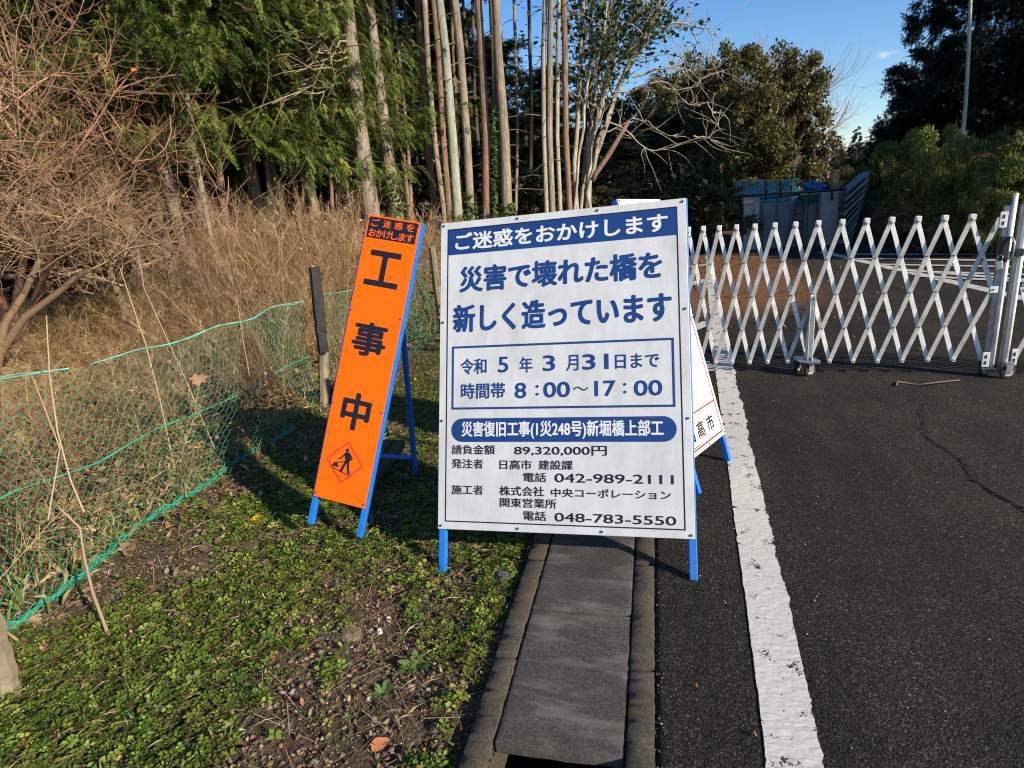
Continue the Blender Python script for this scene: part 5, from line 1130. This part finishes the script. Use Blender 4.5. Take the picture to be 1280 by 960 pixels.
for k,(px,d,ty,lb) in enumerate(((1245,14.0,90,'rusty brown vine-hung shrub between two bamboo-grass clumps'),(1300,13.5,100,'rusty brown twiggy shrub right above the gate posts'))):
    b=gb(px,d);top=atd(px,ty,d)[2]-b[2];t=bare('vine_shrub',lb,'shrub',b,[(RNG.normal(.05,.12),RNG.normal(0,.2),1) for _ in range(7)],top*.30,.03,cfgR,70+k,(.34,.16,.08))
b=thing('bamboo_pole','single tall pale bamboo stem standing up before the dark right-hand conifers','bamboo',gp(1180,300))
q=np.array([atd(1194,260,15.3),atd(1200,205,15.3),atd(1207,130,15.2),atd(1211,60,15.1),atd(1214,-20,15.0)]);MB().tube(q,[.04,.04,.036,.032,.028],8).build('culm',simple('bamboo_culm',(.42,.47,.34),.5,0,.3,3),b,smooth=True)
for k in range(12):
    c=q[0]+(q[-1]-q[0])*k/12;MB().cyl(c,q[1]-q[0],.043,.012,8).build('node_ring',M_barkp,b)
# ================================================================ ABUTMENT AND FAR SIDE
YW=15.2
def fw(x,y,Y=YW): return aty(x,y,Y)
ab=thing('concrete_abutment','grey concrete bridge abutment with recessed dark panel at the end of the road','abutment',fw(1000,305))
def blk(name,x0,x1,y0,y1,Y,dep,m,par,lab=None):
    a=fw(x0,y1,Y);b=fw(x1,y0,Y);mb=MB();mb.box(((a[0]+b[0])/2,Y+dep/2,(a[2]+b[2])/2),(b[0]-a[0],dep,b[2]-a[2]));ob=mb.build(name,m,par,.02)
    if lab: ob['label']=lab
    return ob
M_wd=simple('shaded_grey_sheet',(.16,.18,.20),.6,0,.25,1.5,.3,30);M_teal=simple('blue_green_sheet',(.18,.48,.56),.5,0,.3,5)
blk('side_pier',928,950,247,325,YW-.3,.6,M_wallc,ab);blk('side_pier',1022,1050,238,325,YW-.2,.6,M_wallc,ab);blk('cap_block',929,944,245,256,YW-.36,.3,M_wallc,ab)
blk('recessed_wall',948,1024,250,325,YW+.15,.3,M_wd,ab)
for x0,x1 in ((952,969),(970,988),(989,1006),(1007,1021)): blk('wall_panel',x0,x1,254,322,YW+.10,.06,M_wd,ab)
ld=thing('ladder','dark steel ladder leaning in the recess of the concrete wall','ladder',fw(995,315,YW-.1))
a0,a1,b0,b1_=fw(985,318,YW-.15),fw(998,246,YW+.05),fw(1001,318,YW-.15),fw(1006,246,YW+.05)
MB().bar(a0,a1,.04,.03,(0,1,0)).build('rail',M_darkm,ld);MB().bar(b0,b1_,.04,.03,(0,1,0)).build('rail',M_darkm,ld)
for t in np.linspace(.1,.95,8): MB().bar(a0+(a1-a0)*t,b0+(b1_-b0)*t,.03,.02,(0,1,0)).build('rung',M_darkm,ld)
rlg=thing('pipe_railing','dark steel pipe rail running across above the abutment','railing',fw(990,242))
MB().tube([fw(919,246,YW-.4),fw(1068,236,YW-.4)],.025,8).build('rail',M_darkm,rlg,smooth=True);MB().tube([fw(919,252,YW+.5),fw(1000,243,YW+.5)],.02,8).build('rail',M_darkm,rlg,smooth=True)
for x,y0,y1 in ((957,226,250),(976,226,247),(1000,240,250),(1040,238,250)): MB().tube([fw(x,y1,YW-.35),fw(x,y0,YW-.35)],.022,8).build('upright',M_darkm,rlg,smooth=True)
sf=thing('sheet_fence','blue-green corrugated sheet fence standing above the abutment','fence',fw(960,250,YW+1.2))
xs=np.linspace(918,1000,9)
for k in range(8):
    yt=226-(k*.5);a=fw(xs[k],252,YW+1.2+.05*k);b=fw(xs[k+1]-.6,yt,YW+1.2+.05*k);mb=MB();n=8;V=[];F=[]
    for j in range(n+1):
        x=a[0]+(b[0]-a[0])*j/n;y=a[1]+.03*(j%2);V+=[(x,y,a[2]-.2),(x,y,b[2]),(x,y+.01,a[2]-.2),(x,y+.01,b[2])]
    for j in range(n): q=j*4;F+=[(q,q+4,q+5,q+1),(q+2,q+3,q+7,q+6),(q+1,q+5,q+7,q+3)]
    mb.add(V,F);mb.build('corrugated_panel',M_teal,sf)
M_rope=simple('yellow_rope',(.40,.29,.10),.8)
rp=thing('yellow_rope','yellow rope hanging in loops along the top of the sheet fence','rope',fw(960,225,YW+1.1));q=[]
for k in range(41):
    x=918+k*2.15;q.append(fw(x,226-(x-918)*.02+1.2*abs(math.sin(k*.9))*(1+2*(x>975)),YW+1.1))
MB().tube(q,.022,5).build('strand',M_rope,rp)
for x in (940,976,997): MB().tube([fw(x,224,YW+1.08),fw(x+.7,229,YW+1.05),fw(x-.6,234,YW+1.08)],[.05,.06,.02],6).build('knot',M_rope,rp)
def crumple(name,label,cat,px,py,Y,sx,sy,sz,m,seed):
    import bmesh;r=np.random.default_rng(seed);bm=bmesh.new();bmesh.ops.create_icosphere(bm,subdivisions=3,radius=1)
    for vv in bm.verts:
        c=vv.co;k=1+.16*math.sin(c.x*5+seed)*math.cos(c.z*6)+.12*math.sin(c.y*9+c.x*7)+r.normal(0,.03);vv.co=Vector((c.x*sx*k,c.y*sy*k,max(-.6,c.z)*sz*k))
    me=bpy.data.meshes.new(name);bm.to_mesh(me);bm.free();p=fw(px,py,Y);return tag(link(name,me,m,None,0,False,p),label,cat)
crumple('blue_tarp','bright blue tarpaulin bundle lying on the abutment behind the pipe rail','tarp',1017,235,YW+.8,.24,.26,.16,simple('blue_tarpaulin',(.03,.13,.36),.4,0,.3,6),3)
crumple('blue_tarp','small grey-white sandbag next to the blue tarpaulin','sandbag',1030,241,YW+.5,.10,.1,.07,simple('pale_sack',(.45,.46,.46),.8),5)['category']='sandbag'
crumple('grass_clump','yellow dry clump of grass sacks standing right of the tarpaulin','straw bundle',1043,229,YW+1.0,.09,.1,.22,simple('dry_clump',(.42,.30,.12),.9,0,.3,30),8)
net=thing('green_net_sheet','dark green netting hanging over the top of the recessed wall','netting',fw(1000,246));a=fw(1000,244,YW+.05);b=fw(1024,252,YW+.05)
mb=MB();V=[];F=[]
for j in range(13):
    x=a[0]+(b[0]-a[0])*j/12;V+=[(x,YW+.0+.03*math.sin(j*1.7),a[2]),(x,YW-.02+.05*math.sin(j*1.7),b[2]-.04*math.sin(j*1.1))]
for j in range(12): F.append((2*j,2*j+1,2*j+3,2*j+2))
mb.add(V,F);o_=mb.build('sheet',simple('green_netting',(.02,.11,.06),.8),net);md=o_.modifiers.new('solid','SOLIDIFY');md.thickness=.008
# slanted stack of corrugated steel panels right of the abutment
sp_=thing('steel_panel_stack','leaning stack of blue-grey corrugated steel panels at the right end of the wall','panel stack',fw(1060,310))
M_pan=simple('panel_paint',(.08,.15,.18),.45,.3,.4,3);M_pane=simple('panel_edge',(.20,.24,.24),.45,.3,.3,3)
p0,p1=fw(1046,312,YW-.3),fw(1078,215,YW+.2)
for k in range(9):
    off=np.array([-.04+.075*k*.0,.05*k,0]);t0=.02*k
    a=fw(1045+k*.9,314-k*9.0,YW-.35);b=fw(1063+k*2.4,288-k*9.0,YW-.3);MB().bar(a,b,.045,.5,(0,1,0)).build('corrugated_panel',M_pane if k%2 else M_pan,sp_)
MB().bar(fw(1056,318,YW-.5),fw(1083,216,YW-.1),.12,.05,(0,1,0)).build('stay_plate',M_pan,sp_);MB().bar(fw(1048,296,YW-.55),fw(1071,222,YW-.2),.05,.04,(0,1,0)).build('stay_plate',M_pane,sp_)
# rounded dark earth mound under the bamboo grass
crumple('earth_mound','low shaded earth mound under the bamboo grass right of the steel panels','mound',1105,300,YW+.6,1.1,1.0,1.0,M_soil,12)
# houses beyond the river
M_roof=simple('dark_tile_roof',(.035,.035,.04),.5,0,.2,2);M_wallh=simple('plaster_wall',(.55,.45,.30),.8);M_win=simple('window_glass',(.03,.04,.05),.1)
YH=62
def house(label,x0,x1,yeave,yridge,ybot,Y,dep,wallm,roofm,windows):
    a=aty(x0,ybot,Y);b=aty(x1,yeave,Y);r=aty((x0+x1)/2,yridge,Y);t=thing('house',label,'house',((a[0]+b[0])/2,Y,a[2]))
    MB().box(((a[0]+b[0])/2,Y+dep/2,(a[2]-2+b[2])/2),(b[0]-a[0],dep,b[2]-a[2]+2)).build('wall',wallm,t)
    e=.6;X0,X1=a[0]-e,b[0]+e;z0,z1=b[2],r[2];xr0=X0+(X1-X0)*.28;xr1=X1-(X1-X0)*.28;y0,y1=Y-e,Y+dep+e;ym=(y0+y1)/2
    MB().add([(X0,y0,z0),(X1,y0,z0),(X1,y1,z0),(X0,y1,z0),(xr0,ym,z1),(xr1,ym,z1)],[(0,1,5,4),(1,2,5),(2,3,4,5),(3,0,4),(3,2,1,0)]).build('roof',roofm,t)
    for fx in windows:
        x=a[0]+(b[0]-a[0])*fx;z=b[2]-1.0;f=MB().box((x,Y-.02,z),(1.3,.06,1.1)).build('window',M_white,t);MB().box((x,Y-.06,z),(1.15,.03,.95)).build('pane',M_win,f)
    return t
house('distant house with low dark tiled hip roof, left of the gap centre',978,1000,207,197,225,62,7,simple('grey_plaster',(.2,.2,.2),.8),M_roof,(.3,.7))
house('distant house with yellow sunlit wall under a dark roof, right of the other',1003,1024,209,199,225,56,6,M_wallh,M_roof,(.35,))
house('distant house with a pale gable just beside the dark tree edge',958,976,205,196,225,50,6,simple('pale_wall',(.5,.42,.33),.8),simple('brown_roof',(.12,.08,.06),.7),(.5,))
up=thing('utility_pole','thin concrete utility pole with crossarm beyond the houses','utility pole',aty(1036,215,60))
a=aty(1036,214,60);b=aty(1037,193,60);MB().tube([a-np.array([0,0,2]),b],[.16,.12],8).build('pole',M_wallc,up);c=(a+b)/2+(b-a)*.35;MB().box(c,(1.8,.1,.12)).build('crossarm',M_darkm,up);MB().box(c-np.array([0,0,.35]),(1.2,.1,.1)).build('crossarm',M_darkm,up);MB().cyl(c+np.array([.3,-.1,-.8]),(0,0,1),.25,.7,10).build('transformer',M_wallc,up)
wr=thing('power_line','thin overhead wire crossing the gap near the utility pole','wire',a)
for dz in (0,-.35): MB().tube([c+np.array([-30,0,dz+1.2]),c+np.array([-15,0,dz+.2]),c+np.array([0,0,dz]),c+np.array([12,0,dz+.4])],.03,5).build('cable',M_darkm,wr)
# worker-like tiny red and white flag marker near the pole
fg=thing('flag_marker','tiny red and white marker flag standing right of the roofs','flag',aty(1036,224,26));a=aty(1037,232,26);b=aty(1034,216,26);MB().tube([a,b],.02,6).build('staff',M_white,fg);MB().box(b+np.array([.08,0,-.18]),(.2,.02,.22)).build('flag_cloth',M_red,fg);MB().box(b+np.array([0,0,.02]),(.14,.14,.12)).build('white_head',M_white,fg,.03)
# far bank and hills
def hill(name,x0,x1,Y,pyf,kind='structure'):
    xs=np.linspace(x0,x1,60);V=[];T=[]
    for j,dy in enumerate((0,8,20,60)):
        for x in xs:
            z=pyf(x,Y)*[0.35,.8,1,1.05][j]-1;V.append((x,Y+dy,z+.4*math.sin(x*.9+j)))
    i=(np.arange(3)[:,None]*60+np.arange(59)[None,:]).ravel();T=np.concatenate([np.stack([i,i+1,i+61],1),np.stack([i,i+61,i+60],1)])
    return tag(trimesh(name,np.array(V),T,M_soil,base=(0,0,0)),kind=kind)
hz=hill('hill',-60,140,120,lambda x,Y:4.6+2.2*sstep(20,45,x)+3*sstep(10,-30,x)+.8*math.sin(x*.13))
n=26000;x=RNG.uniform(-60,140,n);dy=RNG.uniform(0,26,n);z=(4.6+2.2*sstep(20,45,x)+3*sstep(10,-30,x)+.8*np.sin(x*.13))*np.interp(dy,[0,8,20,60],[.35,.8,1,1.05])-1+RNG.random(n)*2.2*(.6+.4*np.sin(x*1.3)*np.cos(dy))
V,T,C=scat(SPF,np.stack([x,120+dy,z],1),rotmats(RNG.uniform(0,6.28,n),RNG.normal(.4,.6,n)),RNG.uniform(.6,1.5,n),pick([(.10,.07,.045),(.05,.06,.03),(.03,.045,.02),(.15,.11,.07)],n,[.35,.3,.2,.15]));tag(trimesh('far_woodland',V,T,M_leaf,None,C,base=(0,0,0)),kind='stuff')
for k,(px,yt,d,w_,lb) in enumerate(((1068,158,42,44,'pointed dark conifer alone on the skyline left of the big bank trees'),(1046,170,48,36,'smaller dark conifer left of the pointed one on the skyline'),(1092,165,38,50,'dark conifer right of the pointed one, merging with the bank'),(1030,186,60,30,'smallest distant dark conifer on the skyline above the flag'),(1115,150,34,60,'dark conifer tucked against the huge right-hand tree'))):
    leafy('conifer_tree',lb,px,0,yt,d,w_*.8,cone_,'distant conifers in the gap',hbot=235)
for k,(px,yt,d,w_) in enumerate(((1060,205,30,70),(1095,195,27,80),(1080,215,24,60),(1125,185,24,80))):
    leafy('evergreen_bush',['dark shrub mass at the river bank behind the steel panels','dark shrub mass rising right behind the steel panels','low dark shrub nearest behind the steel panels','dark shrub between the steel panels and bamboo grass'][k],px,0,yt,d,w_,bc[k%2],None,m=None,hbot=270,part='foliage',cat='bush')
